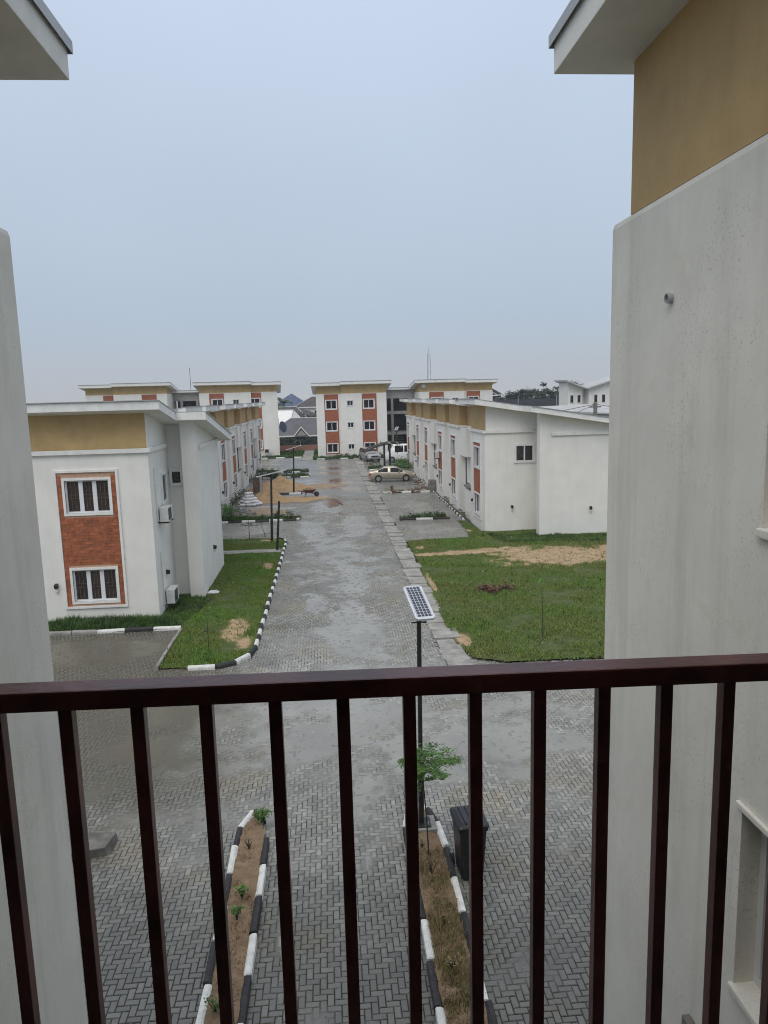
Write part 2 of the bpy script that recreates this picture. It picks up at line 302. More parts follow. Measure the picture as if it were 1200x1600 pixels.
def npmesh(name, V, Q, m, attrs=None, smooth=False):
    me = bpy.data.meshes.new(name); k = Q.shape[1]
    me.vertices.add(len(V)); me.vertices.foreach_set('co', np.ascontiguousarray(V, np.float32).ravel())
    me.loops.add(Q.size); me.loops.foreach_set('vertex_index', np.ascontiguousarray(Q, np.int32).ravel())
    me.polygons.add(len(Q)); me.polygons.foreach_set('loop_start', np.arange(0, Q.size, k, dtype=np.int32)); me.polygons.foreach_set('loop_total', np.full(len(Q), k, np.int32))
    for an, (dom, arr) in (attrs or {}).items():
        a = me.attributes.new(an, 'FLOAT', dom); a.data.foreach_set('value', np.ascontiguousarray(arr, np.float32))
    me.update(calc_edges=True)
    if smooth: me.polygons.foreach_set('use_smooth', [True]*len(me.polygons))
    me.materials.append(MATS[m]); return me
def fbm(x, y, s, o=4, seed=0.0):
    return noise.fractal(Vector((x*s+seed, y*s-seed*.7, seed*.3)), .9, 2.0, o)
def inpoly(px, py, poly):
    ins = np.zeros(px.shape, bool); n = len(poly); j = n-1
    for i in range(n):
        xi, yi = poly[i]; xj, yj = poly[j]
        c = ((yi > py) != (yj > py)) & (px < (xj-xi)*(py-yi)/(yj-yi+1e-12)+xi); ins ^= c; j = i
    return ins

# ================================================================== SETTING
# ---- ground
m = MB(); m.poly([(-700, -300, -.12), (700, -300, -.12), (700, 1200, -.12), (-700, 1200, -.12)])
tag(m.build('ground', 'earth'), 'dull green and brown earth reaching out to the horizon', 'ground', kind='structure')

# ---- outlines of the lawns
LAWN_L = [(-5.58, 26.5), (-5.58, 22.5), (-3.6, 22.35), (-3.0, 22.75), (-2.74, 23.8), (-2.68, 30), (-2.68, 42.4), (-2.9, 43.2), (-3.4, 43.7), (-7.9, 43.9), (-7.9, 28), (-12.5, 28.05), (-12.5, 26.62), (-5.58, 26.55)]
LAWN_R = [(4.25, 41.3), (4.32, 37), (4.22, 34), (4.1, 30), (4.0, 26), (4.05, 23.5), (4.3, 22.0), (5.2, 21.5), (17.5, 21.2), (17.5, 43.2), (9.0, 43.2), (8.7, 47.2), (8.35, 47.4), (8.25, 44.6), (8.0, 41.6), (7.0, 41.45)]
ISL_L = [(-1.9, 7.0), (-1.5, 7.0), (-1.5, 12.9), (-1.6, 13.5), (-1.78, 13.75), (-1.9, 13.5)]
ISL_R = [(1.27, 7.0), (1.77, 7.0), (1.77, 12.7), (1.72, 13.4), (1.5, 13.62), (1.3, 13.3)]
STRIPS = {   # small kerbed planting strips between the parking bays (x0,x1,y0,y1)
    'a': (-8.0, -2.15, 50.2, 51.9), 'b': (-5.5, -2.55, 64.6, 65.7), 'c': (-8.0, -2.1, 78.6, 80.6), 'd': (-8.0, -2.3, 84.2, 85.9),
    'e': (4.6, 7.9, 48.6, 49.5), 'f': (4.5, 8.6, 62.9, 64.0), 'g': (4.6, 9.0, 83.6, 87.2)}

# ---- pavers
def herringbone():
    Lx, W = .2, .1; out = []
    areas = [(-9.5, 8.8, 6.6, 22.3), (-12.4, -5.6, 22.3, 26.55), (-5.6, 3.36, 22.3, 23.0), (-2.72, 3.36, 23.0, 62.0), (-8.2, -2.72, 43.7, 62.0), (4.2, 8.9, 41.2, 62.0)]
    res = []
    for (x0, x1, y0, y1) in areas:
        r0, r1 = int(math.floor(y0/W)), int(math.ceil(y1/W)); rows = np.arange(r0, r1)
        for r in rows:
            n0 = int(math.floor((x0/W-r)/4))-1; n1 = int(math.ceil((x1/W-r)/4))+1; n = np.arange(n0, n1)
            xh = (r+4*n)*W; res.append(np.stack([xh+.1, np.full(len(n), r*W+.05), np.full(len(n), .1), np.full(len(n), .05)], 1)[(xh+.1 > x0) & (xh+.1 < x1)])
            xv = (r+4*n+3)*W; res.append(np.stack([xv+.05, np.full(len(n), r*W+.1), np.full(len(n), .05), np.full(len(n), .1)], 1)[(xv+.05 > x0) & (xv+.05 < x1)])
    A = np.concatenate(res); _, ui = np.unique(np.round(A[:, :2]*100).astype(int), axis=0, return_index=True); A = A[ui]
    keep = np.ones(len(A), bool)
    for poly in (LAWN_L, LAWN_R, ISL_L, ISL_R): keep &= ~inpoly(A[:, 0], A[:, 1], poly)
    for (x0, x1, y0, y1) in STRIPS.values(): keep &= ~((A[:, 0] > x0+.1) & (A[:, 0] < x1-.1) & (A[:, 1] > y0+.1) & (A[:, 1] < y1-.1))
    return A[keep]
PV = herringbone()
N = len(PV)
rnd = rng.random(N); dz = rng.normal(0, .0016, N); tx = rng.normal(0, .010, N); ty = rng.normal(0, .010, N)
road = tag(empty('road'), 'wet grey block paved road and forecourt running between the houses', 'road', kind='structure')
# the 300 pavers that show largest
v3 = M3.transposed(); cand = []
for i in range(N):
    x, y = PV[i, 0], PV[i, 1]
    if y < 12:
        px, py = pix((x, y, 0))
        if 135 < px < 925 and py < 1595: cand.append((-py, i))
cand.sort(); big = [i for _, i in cand[:300]]; bigset = np.zeros(N, bool); bigset[big] = True
def paver_mesh(lx, ly, name):
    g = .005; c = .008; h = .055; a, b = lx-g, ly-g; m = MB(); i = 0
    m.v = [(sx*a, sy*b, -h) for sx, sy in ((-1, -1), (1, -1), (1, 1), (-1, 1))]+[(sx*a, sy*b, -c) for sx, sy in ((-1, -1), (1, -1), (1, 1), (-1, 1))]+[(sx*(a-c), sy*(b-c), 0) for sx, sy in ((-1, -1), (1, -1), (1, 1), (-1, 1))]
    for k in range(4): m.f += [(k, (k+1) % 4, 4+(k+1) % 4, 4+k), (4+k, 4+(k+1) % 4, 8+(k+1) % 4, 8+k)]
    m.f += [(8, 9, 10, 11), (3, 2, 1, 0)]
    me = bpy.data.meshes.new(name); me.from_pydata(m.v, [], m.f); me.materials.append(MATS['paver_obj']); return me
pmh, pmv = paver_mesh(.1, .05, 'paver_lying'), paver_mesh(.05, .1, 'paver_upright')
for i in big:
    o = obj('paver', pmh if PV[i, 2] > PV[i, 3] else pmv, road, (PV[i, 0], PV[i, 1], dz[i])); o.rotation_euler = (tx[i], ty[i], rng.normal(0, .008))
def paver_field(sel, chamfer):
    P = PV[sel]; n = len(P); g = .005; c = .008
    def ring(ex, z):
        S = np.array([(-1, -1), (1, -1), (1, 1), (-1, 1)]); X = P[:, None, 0]+S[None, :, 0]*(P[:, None, 2]-g-ex); Y = P[:, None, 1]+S[None, :, 1]*(P[:, None, 3]-g-ex)
        Z = z+dz[sel][:, None]+tx[sel][:, None]*(Y-P[:, None, 1])-ty[sel][:, None]*(X-P[:, None, 0]); return np.stack([X, Y, Z], 2)
    rings = [ring(0, -.03), ring(0, -c), ring(c, 0)] if chamfer else [ring(0, -.03), ring(0, 0)]
    k = len(rings); V = np.concatenate(rings, 1).reshape(-1, 3); base = (np.arange(n)*4*k)[:, None]
    q = []
    for r in range(k-1):
        for j in range(4): q.append([r*4+j, r*4+(j+1) % 4, (r+1)*4+(j+1) % 4, (r+1)*4+j])
    q.append([(k-1)*4+j for j in range(4)]); q = np.array(q); Q = (base[:, :, None]+q[None]).reshape(-1, 4)
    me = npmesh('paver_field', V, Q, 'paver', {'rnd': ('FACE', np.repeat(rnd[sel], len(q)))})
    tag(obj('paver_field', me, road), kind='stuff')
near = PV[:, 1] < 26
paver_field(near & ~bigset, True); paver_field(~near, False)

# ---- jointing sand and washed-in silt under and between the pavers
SILT = [(-3.4, 19.5, 2.6, 2.2), (-4.6, 17.0, 1.6, 1.0), (.1, 19.6, 1.5, 3.2), (.6, 25.5, 1.5, 4.2), (.9, 33, 1.0, 4.5), (-.7, 29.0, .7, 1.8), (3.8, 16.6, 2.4, 1.5), (-.7, 16.6, 1.2, 1.1), (-1.0, 11.9, .13, .5), (.42, 12.05, .16, .33), (-.95, 10.5, .12, .8), (2.3, 15.2, .9, .8),
        (-1.2, 46, 1.2, 5), (1.6, 48, 1.2, 6), (-.4, 56, 1.6, 4), (-5.5, 47, 2.5, 2.5), (-5, 56, 2.4, 3), (6.4, 45, 1.9, 2.6), (6.6, 55, 1.5, 4), (-8.0, 24.6, 3, 1.6), (0, 17.8, 8.5, 4.4, .40), (.4, 38, 3.2, 19, .36)]
def silt_grid(x0, x1, y0, y1, r):
    xs = np.arange(x0, x1+r/2, r); ys = np.arange(y0, y1+r/2, r); nx, ny = len(xs), len(ys); V = np.zeros((ny, nx, 3)); S = np.zeros((ny, nx))
    for j, y in enumerate(ys):
        act = [s for s in SILT if abs(y-s[1]) < s[3]*1.7]
        for i, x in enumerate(xs):
            best = -1.0
            for (cx, cy, rx, ry, *am) in act:
                q = (1-math.hypot((x-cx)/rx, (y-cy)/ry))*(am[0] if am else 1)
                if q > best: best = q
            f = best+(fbm(x, y, .9, 5)*.42+fbm(x, y, 5, 3, 7)*.10 if best > -.8 else 0)
            S[j, i] = min(1, max(0, f*2.2+.3)) if best > -.8 else 0
            V[j, i] = (x, y, -.013+.0145*S[j, i]+.0022*fbm(x, y, 9, 2, 4)*min(1, S[j, i]*3))
    I = np.arange(nx*ny).reshape(ny, nx); Q = np.stack([I[:-1, :-1], I[:-1, 1:], I[1:, 1:], I[1:, :-1]], 2).reshape(-1, 4)
    obj('jointing_sand', npmesh('jointing_sand', V.reshape(-1, 3), Q, 'silt', {'silt': ('POINT', S.ravel())}, True), road)
silt_grid(-9.6, 8.8, 6.2, 23.0, .11); silt_grid(-12.4, -5.6, 23.0, 26.6, .3); silt_grid(-2.8, 3.36, 23.0, 62, .14); silt_grid(-8.2, -2.8, 43.7, 62, .3); silt_grid(4.2, 9.0, 41.2, 62, .3)
m = MB(); m.box(-14, 13, 61.9, 100.6, -.08, -.012); m.build('far_paving', 'far_paving', road)
m = MB(); m.box(-15, 17.5, -7, 6.2, -.08, -.02); m.box(-15, -9.6, 6.2, 26.6, -.08, -.021); m.box(8.8, 17.5, 6.2, 21.3, -.08, -.022); m.build('apron', 'far_paving', road)
# muddy puddles lying on the far paving
def blob(cx, cy, rx, ry, z, seed, n=40, a=.35):
    return [(cx+rx*math.cos(t)*(1+a*noise.noise(Vector((math.cos(t)*1.7, math.sin(t)*1.7, seed)))+a*.5*noise.noise(Vector((math.cos(t)*5, math.sin(t)*5, seed)))),
             cy+ry*math.sin(t)*(1+a*noise.noise(Vector((math.cos(t)*1.7+9, math.sin(t)*1.7, seed)))), z) for t in [2*math.pi*k/n for k in range(n)]]
for k, (cx, cy, rx, ry, lb) in enumerate(((.35, 58.2, .85, 2.2, 'brown puddle on the road level with the wheelbarrow'), (.8, 74.5, .95, 1.6, 'brown puddle on the road beside the gold sedan'), (.9, 87.6, 1.25, 1.6, 'brown puddle at the far end of the road near the tall block'), (.9, 52.5, .4, .6, 'small brown puddle in mid road nearest the concrete drain slabs'))):
    m = MB(); m.poly(blob(cx, cy, rx, ry, .007 if cy < 62 else -.006, k*3.1, 90, .6)); tag(m.build('puddle', 'mud'), lb, 'puddle', kind='structure')

# ---- lawns
BARE_L = [(-3.5, 26.2, .6, 1.7), (-3.1, 24.6, .3, .8), (-3.2, 36.3, .35, .8), (-4.8, 40.0, 2.6, .45), (-3.6, 43.0, .7, .4)]
BARE_R = [(11.6, 36.0, 4.4, 2.6), (6.2, 37.4, 2.8, .5), (9, 37.8, 2.8, .8), (14.8, 36.4, 2.8, 1.8), (4.8, 39.2, .4, .7), (4.3, 31.5, .15, 2), (4.3, 23.8, .3, .8), (8.3, 43.6, .25, .6)]
def bareness(x, y, lst):
    b = -1.0
    for cx, cy, rx, ry in lst: b = max(b, 1-math.hypot((x-cx)/rx, (y-cy)/ry))
    b = b*1.5+fbm(x, y, 1.1, 5, 3)*.5+fbm(x, y, 4.5, 3, 8)*.22+.05
    return min(1, max(0, b*2.0))
def lawn(name, poly, res, bare, label, z0=.055, amp=.03):
    P = np.array(poly); x0, y0 = P.min(0)-res; x1, y1 = P.max(0)+res; xs = np.arange(x0, x1, res); ys = np.arange(y0, y1, res); nx, ny = len(xs), len(ys)
    X, Y = np.meshgrid(xs, ys); B = np.zeros(X.shape); Z = np.zeros(X.shape)
    ins = inpoly(X+res/2, Y+res/2, poly)
    for j in range(ny):
        for i in range(nx):
            x, y = X[j, i], Y[j, i]; B[j, i] = bareness(x, y, bare); Z[j, i] = z0+amp*fbm(x, y, .8, 4, 1)-.02*B[j, i]
    I = np.arange(nx*ny).reshape(ny, nx); Q = np.stack([I[:-1, :-1], I[:-1, 1:], I[1:, 1:], I[1:, :-1]], 2)[ins[:-1, :-1]]
    o = obj(name, npmesh(name, np.stack([X, Y, Z], 2).reshape(-1, 3), Q.reshape(-1, 4), 'lawn', {'bare': ('POINT', B.ravel())}, True))
    return tag(o, label, 'lawn', kind='structure')
def grass(name, poly, dens, bare, m, label, hmin=.05, hmax=.11, wd=.012, z0=.05, edge=None):
    P = np.array(poly); x0, y0 = P.min(0); x1, y1 = P.max(0); n = int((x1-x0)*(y1-y0)*dens)
    xs = rng.uniform(x0, x1, n); ys = rng.uniform(y0, y1, n); k = inpoly(xs, ys, poly); xs, ys = xs[k], ys[k]
    kp = np.array([rng.random() > bareness(x, y, bare)*.97 for x, y in zip(xs, ys)], bool) if len(bare) else np.ones(len(xs), bool)
    xs, ys = xs[kp], ys[kp]; n = len(xs); cl = np.array([fbm(x, y, .9, 4, 5) for x, y in zip(xs, ys)])
    Vs = []
    for b in range(3):
        a = rng.uniform(0, 2*math.pi, n); h = rng.uniform(hmin, hmax, n)*(1+.9*cl); ln = rng.uniform(.2, 1.1, n)*h; bx = xs+rng.normal(0, .03, n); by = ys+rng.normal(0, .03, n); zz = np.full(n, z0-.02)
        c, s = np.cos(a), np.sin(a); ww = wd*rng.uniform(.7, 1.5, n)
        Vs.append(np.stack([np.stack([bx-s*ww, by+c*ww, zz], 1), np.stack([bx+s*ww, by-c*ww, zz], 1), np.stack([bx+c*ln, by+s*ln, zz+h+.02], 1)], 1))
    V = np.concatenate(Vs, 0).reshape(-1, 3); Q = np.arange(len(V)).reshape(-1, 3)
    return tag(obj(name, npmesh(name, V, Q, m)), label, 'grass', kind='stuff')
lawn('lawn', LAWN_L, .13, BARE_L, 'patchy lawn sheet under the grass beside the left kerb')
lawn('lawn', LAWN_R, .13, BARE_R, 'wide lawn sheet with sandy bare patches beside the drain slabs')
vis_R = [p if p[0] < 16.5 else (16.5, p[1]) for p in LAWN_R]
grass('grass', LAWN_L, 700, BARE_L, 'grass_blade', 'short green grass between the black and white kerb and the white houses', .03, .07, .012)
grass('grass', vis_R, 430, BARE_R, 'grass_blade', 'short green grass on the wide lawn with a sandy patch', .03, .07, .014)
grass('grass', [(-12.5, 26.7), (-5.7, 26.7), (-6.2, 28), (-12.5, 28)], 500, [], 'grass_deep', 'taller deep green grass strip along the foot of the brick-panelled house', .10, .24, .014)
grass('grass', [(-6.6, 28), (-5.7, 26.7), (-5.0, 30.5), (-6.6, 31.3)], 220, [], 'grass_deep', 'deep green grass along the side wall under the air conditioner', .08, .18, .014)
grass('grass', [(9.1, 42.2), (16.5, 40.4), (16.5, 38.6), (9.4, 39.6)], 160, [], 'grass_deep', 'deep green grass along the blank white end wall', .07, .15, .016)
grass('weed_tufts', LAWN_L, 7, BARE_L, 'grass_deep', 'taller weed tufts scattered over the left lawn', .07, .15, .018); grass('weed_tufts', vis_R, 5, BARE_R, 'grass_deep', 'taller weed tufts scattered over the wide lawn', .07, .16, .02); grass('straw', vis_R, 40, BARE_R, 'grass_dry', 'dry straw lying in the wide lawn', .03, .07, .012)
m = MB(); m.box(-7.9, -2.75, 39.5, 40.35, .02, .085); tag(m.build('path', 'concrete', bevel=.01), 'narrow concrete path crossing the left lawn to the house', 'path', kind='structure')

# ---- kerbs of black and white painted stones
def kerb_stone_mesh(name, mt):
    m = MB(); m.prism([(-.5, -.065, -.1), (-.5, .065, -.1), (-.5, .065, .15), (-.5, -.02, .15), (-.5, -.06, .10)], [(.5, -.065, -.1), (.5, .065, -.1), (.5, .065, .15), (.5, -.02, .15), (.5, -.06, .10)])
    me = bpy.data.meshes.new(name); me.from_pydata(m.v, [], m.f); b = bmesh.new(); b.from_mesh(me); bmesh.ops.recalc_face_normals(b, faces=b.faces)
    bmesh.ops.bevel(b, geom=b.edges[:], offset=.012, segments=2, affect='EDGES', clamp_overlap=True); b.to_mesh(me); b.free(); me.materials.append(MATS[mt]); return me
KM = [kerb_stone_mesh('kerb_stone_white', 'kerb_white'), kerb_stone_mesh('kerb_stone_black', 'kerb_black'), kerb_stone_mesh('kerb_stone_bare', 'concrete')]
def kerb(path, label, ln=.9, start=0, flip=False, seq=None, drop=()):
    root = tag(empty('kerb', (path[0][0], path[0][1], 0)), label, 'kerb', kind='structure'); org = Vector((path[0][0], path[0][1], 0)); k = start
    P = [Vector((p[0], p[1], 0)) for p in path]; cnt = 0
    for a, b in zip(P, P[1:]):
        d = b-a; n = max(1, round(d.length/ln)); st = d/n; ang = math.atan2(d.y, d.x)+(math.pi if flip else 0)
        for i in range(n):
            if cnt not in drop:
                c = seq[k % len(seq)] if seq else k % 2
                o = obj('kerb_stone', KM[c], root, a+st*(i+.5)-org+Vector((rng.normal(0, .008), rng.normal(0, .008), rng.normal(-.012, .008)))); o.rotation_euler = (rng.normal(0, .02), rng.normal(0, .012), ang+rng.normal(0, .012)); o.scale = (st.length-.012, 1, 1)
            k += 1; cnt += 1
    return root
kerb([(-1.43, 7.0), (-1.43, 12.9), (-1.55, 13.5), (-1.75, 13.85)], 'kerb along the inner edge of the bare planting island facing the roadway', .86, 1, True, drop=(7,))
kerb([(-1.97, 7.0), (-1.97, 12.7), (-1.95, 13.3), (-1.75, 13.85)], 'kerb along the outer edge of the bare planting island facing the concrete block', .80, 0)
kerb([(1.2, 7.0), (1.2, 12.9), (1.3, 13.45)], 'kerb of the lamp island on its roadway side', .84, 1)
kerb([(1.84, 7.0), (1.84, 12.2), (1.80, 13.0), (1.68, 13.5), (1.45, 13.72)], 'chipped kerb of the lamp island on the wheelie bin side', .84, 0, True)
kerb([(-4.6, 22.3), (-3.75, 22.28), (-3.15, 22.6), (-2.78, 23.2), (-2.66, 24.0), (-2.62, 42.3), (-2.75, 43.0), (-3.1, 43.5), (-3.5, 43.7)], 'long black and white kerb along the left lawn', .62, 0)
kerb([(-12.2, 26.6), (-8.6, 26.6), (-5.6, 26.56)], 'kerb at the head of the parking bay before the brick-panelled house', .95, 0, seq=(2, 2, 2, 2, 0, 1, 0, 1))
kerb([(-5.58, 26.3), (-5.58, 22.4)], 'low worn grey kerb between the parking bay and the left lawn', 1.0, 0, seq=(2,))
kerb([(-7.9, 50.25), (-2.35, 50.25), (-2.15, 50.6), (-2.15, 51.7)], 'kerb of the weedy strip before the brush heap', 1.0, 0)
kerb([(-5.6, 64.6), (-2.5, 64.6), (-2.5, 65.7)], 'kerb of the short strip between the two sand heaps', 1.0, 0)
kerb([(-8, 78.6), (-2.1, 78.6), (-2.1, 80.6)], 'kerb of the grass strip behind the large sand heap', 1.0, 1)
kerb([(-8, 84.2), (-2.3, 84.2)], 'kerb of the farthest grass strip on the left row side', 1.0, 0)
kerb([(4.55, 48.65), (7.95, 48.5)], 'kerb of the weedy strip between the two empty parking bays', 1.05, 1, drop=(3,))
kerb([(4.5, 63.0), (8.6, 62.8)], 'broken kerb under the scrap timber and rubble', .9, 0, drop=(1, 3))
kerb([(4.55, 83.6), (9.0, 83.5)], 'kerb of the weedy strip behind the gold sedan', .9, 0, drop=(2,))
kerb([(8.75, 47.6), (8.85, 62.4)], 'kerb along the house fronts beside the empty parking bays', .55, 0)
kerb([(8.9, 64.0), (8.95, 82)], 'kerb along the house fronts beyond the rubble strip', .8, 0)
kerb([(-1.6, 101.0), (9, 100.7)], 'kerb before the tall block with the stair link', 1.1, 0, seq=(0, 1, 1))
kerb([(-9.8, 105.6), (-3.8, 105.3)], 'kerb before the far left tall block', 1.1, 0)

# ---- planting strips
for k, (x0, x1, y0, y1) in STRIPS.items():
    lb = {'a': 'planting strip before the brush heap', 'b': 'soil strip between the sand heaps', 'c': 'planting strip behind the large sand heap', 'd': 'farthest planting strip on the left row side', 'e': 'planting strip between the empty parking bays', 'f': 'soil strip under the scrap timber', 'g': 'planting strip behind the gold sedan'}[k]
    m = MB(); n = 14
    for i in range(n):
        for j in range(4):
            q = [(x0+(x1-x0)*(i+a)/n, y0+(y1-y0)*(j+b)/4) for a, b in ((0, 0), (1, 0), (1, 1), (0, 1))]
            m.poly([(x, y, .06+.03*fbm(x, y, 1.5, 3)) for x, y in q])
    tag(m.build('planting_strip', 'soil'), lb, 'planting strip', kind='structure')
for k, d, lb in (('a', 120, 'weedy grass on the strip before the brush heap'), ('c', 110, 'grass on the strip behind the large sand heap'), ('d', 110, 'grass on the farthest strip of the left row'), ('g', 110, 'grass on the strip behind the gold sedan'), ('e', 60, 'weedy grass on the strip between the empty parking bays')):
    x0, x1, y0, y1 = STRIPS[k]; grass('grass', [(x0, y0+.1), (x1-.1, y0+.1), (x1-.1, y1), (x0, y1)], d, [], 'grass_deep', lb, .1, .28, .03)
FARL = [(-20, 106), (-3.75, 105.5), (-3.75, 119), (-20, 119)]; FARR = [(-2.1, 101.2), (9, 100.9), (9, 103.4), (-1.3, 103.4), (-1.3, 119), (-2.1, 119)]
lawn('lawn', FARL, .8, [], 'far lawn before the tall block on the left'); lawn('lawn', FARR, .6, [], 'far lawn strip at the foot of the tall block with the stair link')
grass('grass', [(-10, 106), (-3.8, 105.6), (-3.8, 118.5), (-7.0, 118.5)], 35, [], 'grass_deep', 'grass beside the far concrete path on the dish side', .1, .25, .05); grass('grass', FARR, 45, [], 'grass_deep', 'grass at the foot of the tall block with the stair link', .1, .3, .05)
m = MB(); m.box(-3.7, -2.15, 100.6, 119, -.02, .05); tag(m.build('path', 'concrete'), 'pale path leading away between the two tall blocks', 'path', kind='structure')
m = MB(); m.box(-16, -3.75, 100.5, 105.4, -.05, .0); tag(m.build('apron_far', 'far_paving'), 'wet paving before the far left tall block', 'paving', kind='structure')

# ---- the two islands near the camera
def island(poly, label, m_, seed):
    P = np.array(poly); res = .06; x0, y0 = P.min(0); x1, y1 = P.max(0); m = MB(); xs = np.arange(x0, x1, res); ys = np.arange(y0, y1, res)
    def z(x, y): return .10+.035*fbm(x, y, 3, 4, seed)+.018*fbm(x, y, 14, 3, seed)
    X, Y = np.meshgrid(xs, ys); ins = inpoly(X+res/2, Y+res/2, poly); idx = {}
    for j in range(len(ys)):
        for i in range(len(xs)):
            if ins[j, i]:
                f = []
                for a, b in ((0, 0), (1, 0), (1, 1), (0, 1)):
                    kk = (i+a, j+b)
                    if kk not in idx: idx[kk] = len(m.v); x, y = x0+kk[0]*res, y0+kk[1]*res; m.v.append((x, y, z(x, y)))
                    f.append(idx[kk])
                m.f.append(tuple(f))
    tag(m.build('planting_island', m_, smooth=True), label, 'planting island', kind='structure')
wide = lambda P, d: [(x+(d if x > cx else -d), y) for cx in [sum(p[0] for p in P)/len(P)] for x, y in P]
island(wide(ISL_L, .05), 'long narrow island of bare brown soil with small shrubs', 'soil', 2.0); island(wide(ISL_R, .05), 'long narrow island of dry grass holding the solar lamp', 'soil', 9.0)
grass('dry_grass', [(1.28, 7.2), (1.76, 7.2), (1.76, 12.2), (1.28, 12.2)], 800, [], 'grass_dry', 'dry straw-coloured grass on the lamp island', .04, .09, .006, .10)
grass('grass', [(1.28, 8.0), (1.76, 8.0), (1.76, 11.4), (1.28, 11.4)], 140, [], 'grass_blade', 'sparse green grass among the straw on the lamp island', .04, .10, .006, .10)
# crumbs of soil and gravel
def crumbs(name, poly, n, s0, s1, m_, label, z=.10):
    P = np.array(poly); x0, y0 = P.min(0); x1, y1 = P.max(0); m = MB(); k = 0
    while k < n:
        x, y = rng.uniform(x0, x1), rng.uniform(y0, y1)
        if not inpoly(np.array([x]), np.array([y]), poly)[0]: continue
        s = rng.uniform(s0, s1); a = rng.uniform(0, 6.28); q = [Vector((math.cos(a+i*2.09)*s*rng.uniform(.6, 1), math.sin(a+i*2.09)*s*rng.uniform(.6, 1), -s*.3)) for i in range(3)]+[Vector((rng.normal(0, s*.2), rng.normal(0, s*.2), s*.8))]
        i = len(m.v); m.v += [tuple(v+Vector((x, y, z))) for v in q]; m.f += [(i, i+1, i+3), (i+1, i+2, i+3), (i+2, i, i+3)]; k += 1
    tag(m.build(name, m_), label, 'gravel', kind='stuff')
crumbs('soil_crumbs', ISL_L, 900, .006, .022, 'soil', 'brown soil crumbs on the bare island'); crumbs('soil_crumbs', ISL_R, 500, .006, .02, 'soil', 'brown soil crumbs on the lamp island')
crumbs('grit', [(-5, 8.6), (5, 8.6), (8, 22), (-8, 22)], 420, .006, .02, 'rubble', 'pale grit scattered over the forecourt paving', .004)

crumbs('litter', vis_R, 70, .02, .05, 'bag', 'pale scraps of litter in the wide lawn', .07); crumbs('litter', LAWN_L, 30, .02, .05, 'bag', 'pale scraps of litter in the left lawn', .07)
# ---- concrete drain slabs along the right of the road
drain = tag(empty('drain_channel', (3.8, 20, 0)), 'line of uneven concrete drain slabs along the right of the road', 'drain', kind='structure')
y = 20.6
while y < 100:
    ln = random.choice((.55, .9, .9, 1.2, 1.25)) if y > 24.5 else random.choice((1.0, 1.4)); a, b = 3.37+random.uniform(-.02, .03), 4.15+random.uniform(-.08, .12)+(.15 if y > 60 else 0); dzz = random.uniform(-.01, .035)
    if 36.2 < y < 37.2: dzz = .12
    m = MB(); m.box(a, b, 0, ln-.02, -.12, .03); o = m.build('slab', 'concrete', drain, bevel=.012, loc=(-3.8, y-20, dzz)); o.rotation_euler = (random.uniform(-.012, .012), random.uniform(-.015, .02), random.uniform(-.012, .012)); y += ln

# ================================================================== BUILDINGS
def fm(u0, v0):                      # a mapping for a wall facing -v: (u, z, depth) -> local xyz
    return lambda u, z, d: (u0+u, v0+d, z)
def window(root, P, u0, u1, z0, z1, panes=2, trim=.09, bars=False, far=False, out=.055, depth=.12, trim_mat='trim', sill=True):
    t = MB()                         # plaster surround standing proud of the wall
    for a, b, c, d in ((u0-trim, u0, z0-trim, z1+trim), (u1, u1+trim, z0-trim, z1+trim), (u0, u1, z1, z1+trim), (u0, u1, z0-trim, z0)): t.pbox(P, a, b, c, d, -out, .03)
    wn_ = t.build('window', trim_mat, root)
    f = MB(); fw = .055 if not far else .07; d0, d1 = depth-.06, depth-.005
    f.pbox(P, u0, u0+fw, z0, z1, d0, d1); f.pbox(P, u1-fw, u1, z0, z1, d0, d1); f.pbox(P, u0+fw, u1-fw, z1-fw, z1, d0, d1); f.pbox(P, u0+fw, u1-fw, z0, z0+fw, d0, d1)
    W = (u1-u0-2*fw)/panes; mw = .075 if panes == 3 else .04
    for k in range(1, panes): c = u0+fw+W*k; f.pbox(P, c-mw, c+mw, z0+fw, z1-fw, d0+.003, d1)
    f.build('frame', 'upvc', wn_)
    for k in range(panes):
        a = u0+fw+W*k+(mw if k else 0); b = u0+fw+W*(k+1)-(mw if k < panes-1 else 0)
        q = MB(); q.pbox(P, a, b, z0+fw, z1-fw, depth-.012, depth+.01); q.build('pane', 'curtain' if not far else 'glass', wn_)
        if bars:
            g = MB(); zc = (z0+z1)/2
            for x in (a+(b-a)*.33, a+(b-a)*.67): g.pbox(P, x-.008, x+.008, z0+fw, z1-fw, depth-.03, depth-.014)
            for zz in (zc+.06, zc-.08): g.pbox(P, a, b, zz-.008, zz+.008, depth-.03, depth-.014)
            g.build('bars', 'bars', wn_)
    return wn_
def wall_lamp(root, P, u, z):
    m = MB(); m.hexa([P(u-.06, z-.02, 0), P(u+.06, z-.02, 0), P(u+.06, z-.02, -.13), P(u-.06, z-.02, -.13), P(u-.06, z+.16, 0), P(u+.06, z+.16, 0), P(u+.06, z+.12, -.15), P(u-.06, z+.12, -.15)])
    o = m.build('wall_lamp', 'black_metal', root); q = MB(); q.pbox(P, u-.045, u+.045, z-.16, z-.025, -.1, -.005); q.build('lamp_glass', 'lamp_clear', o); return o
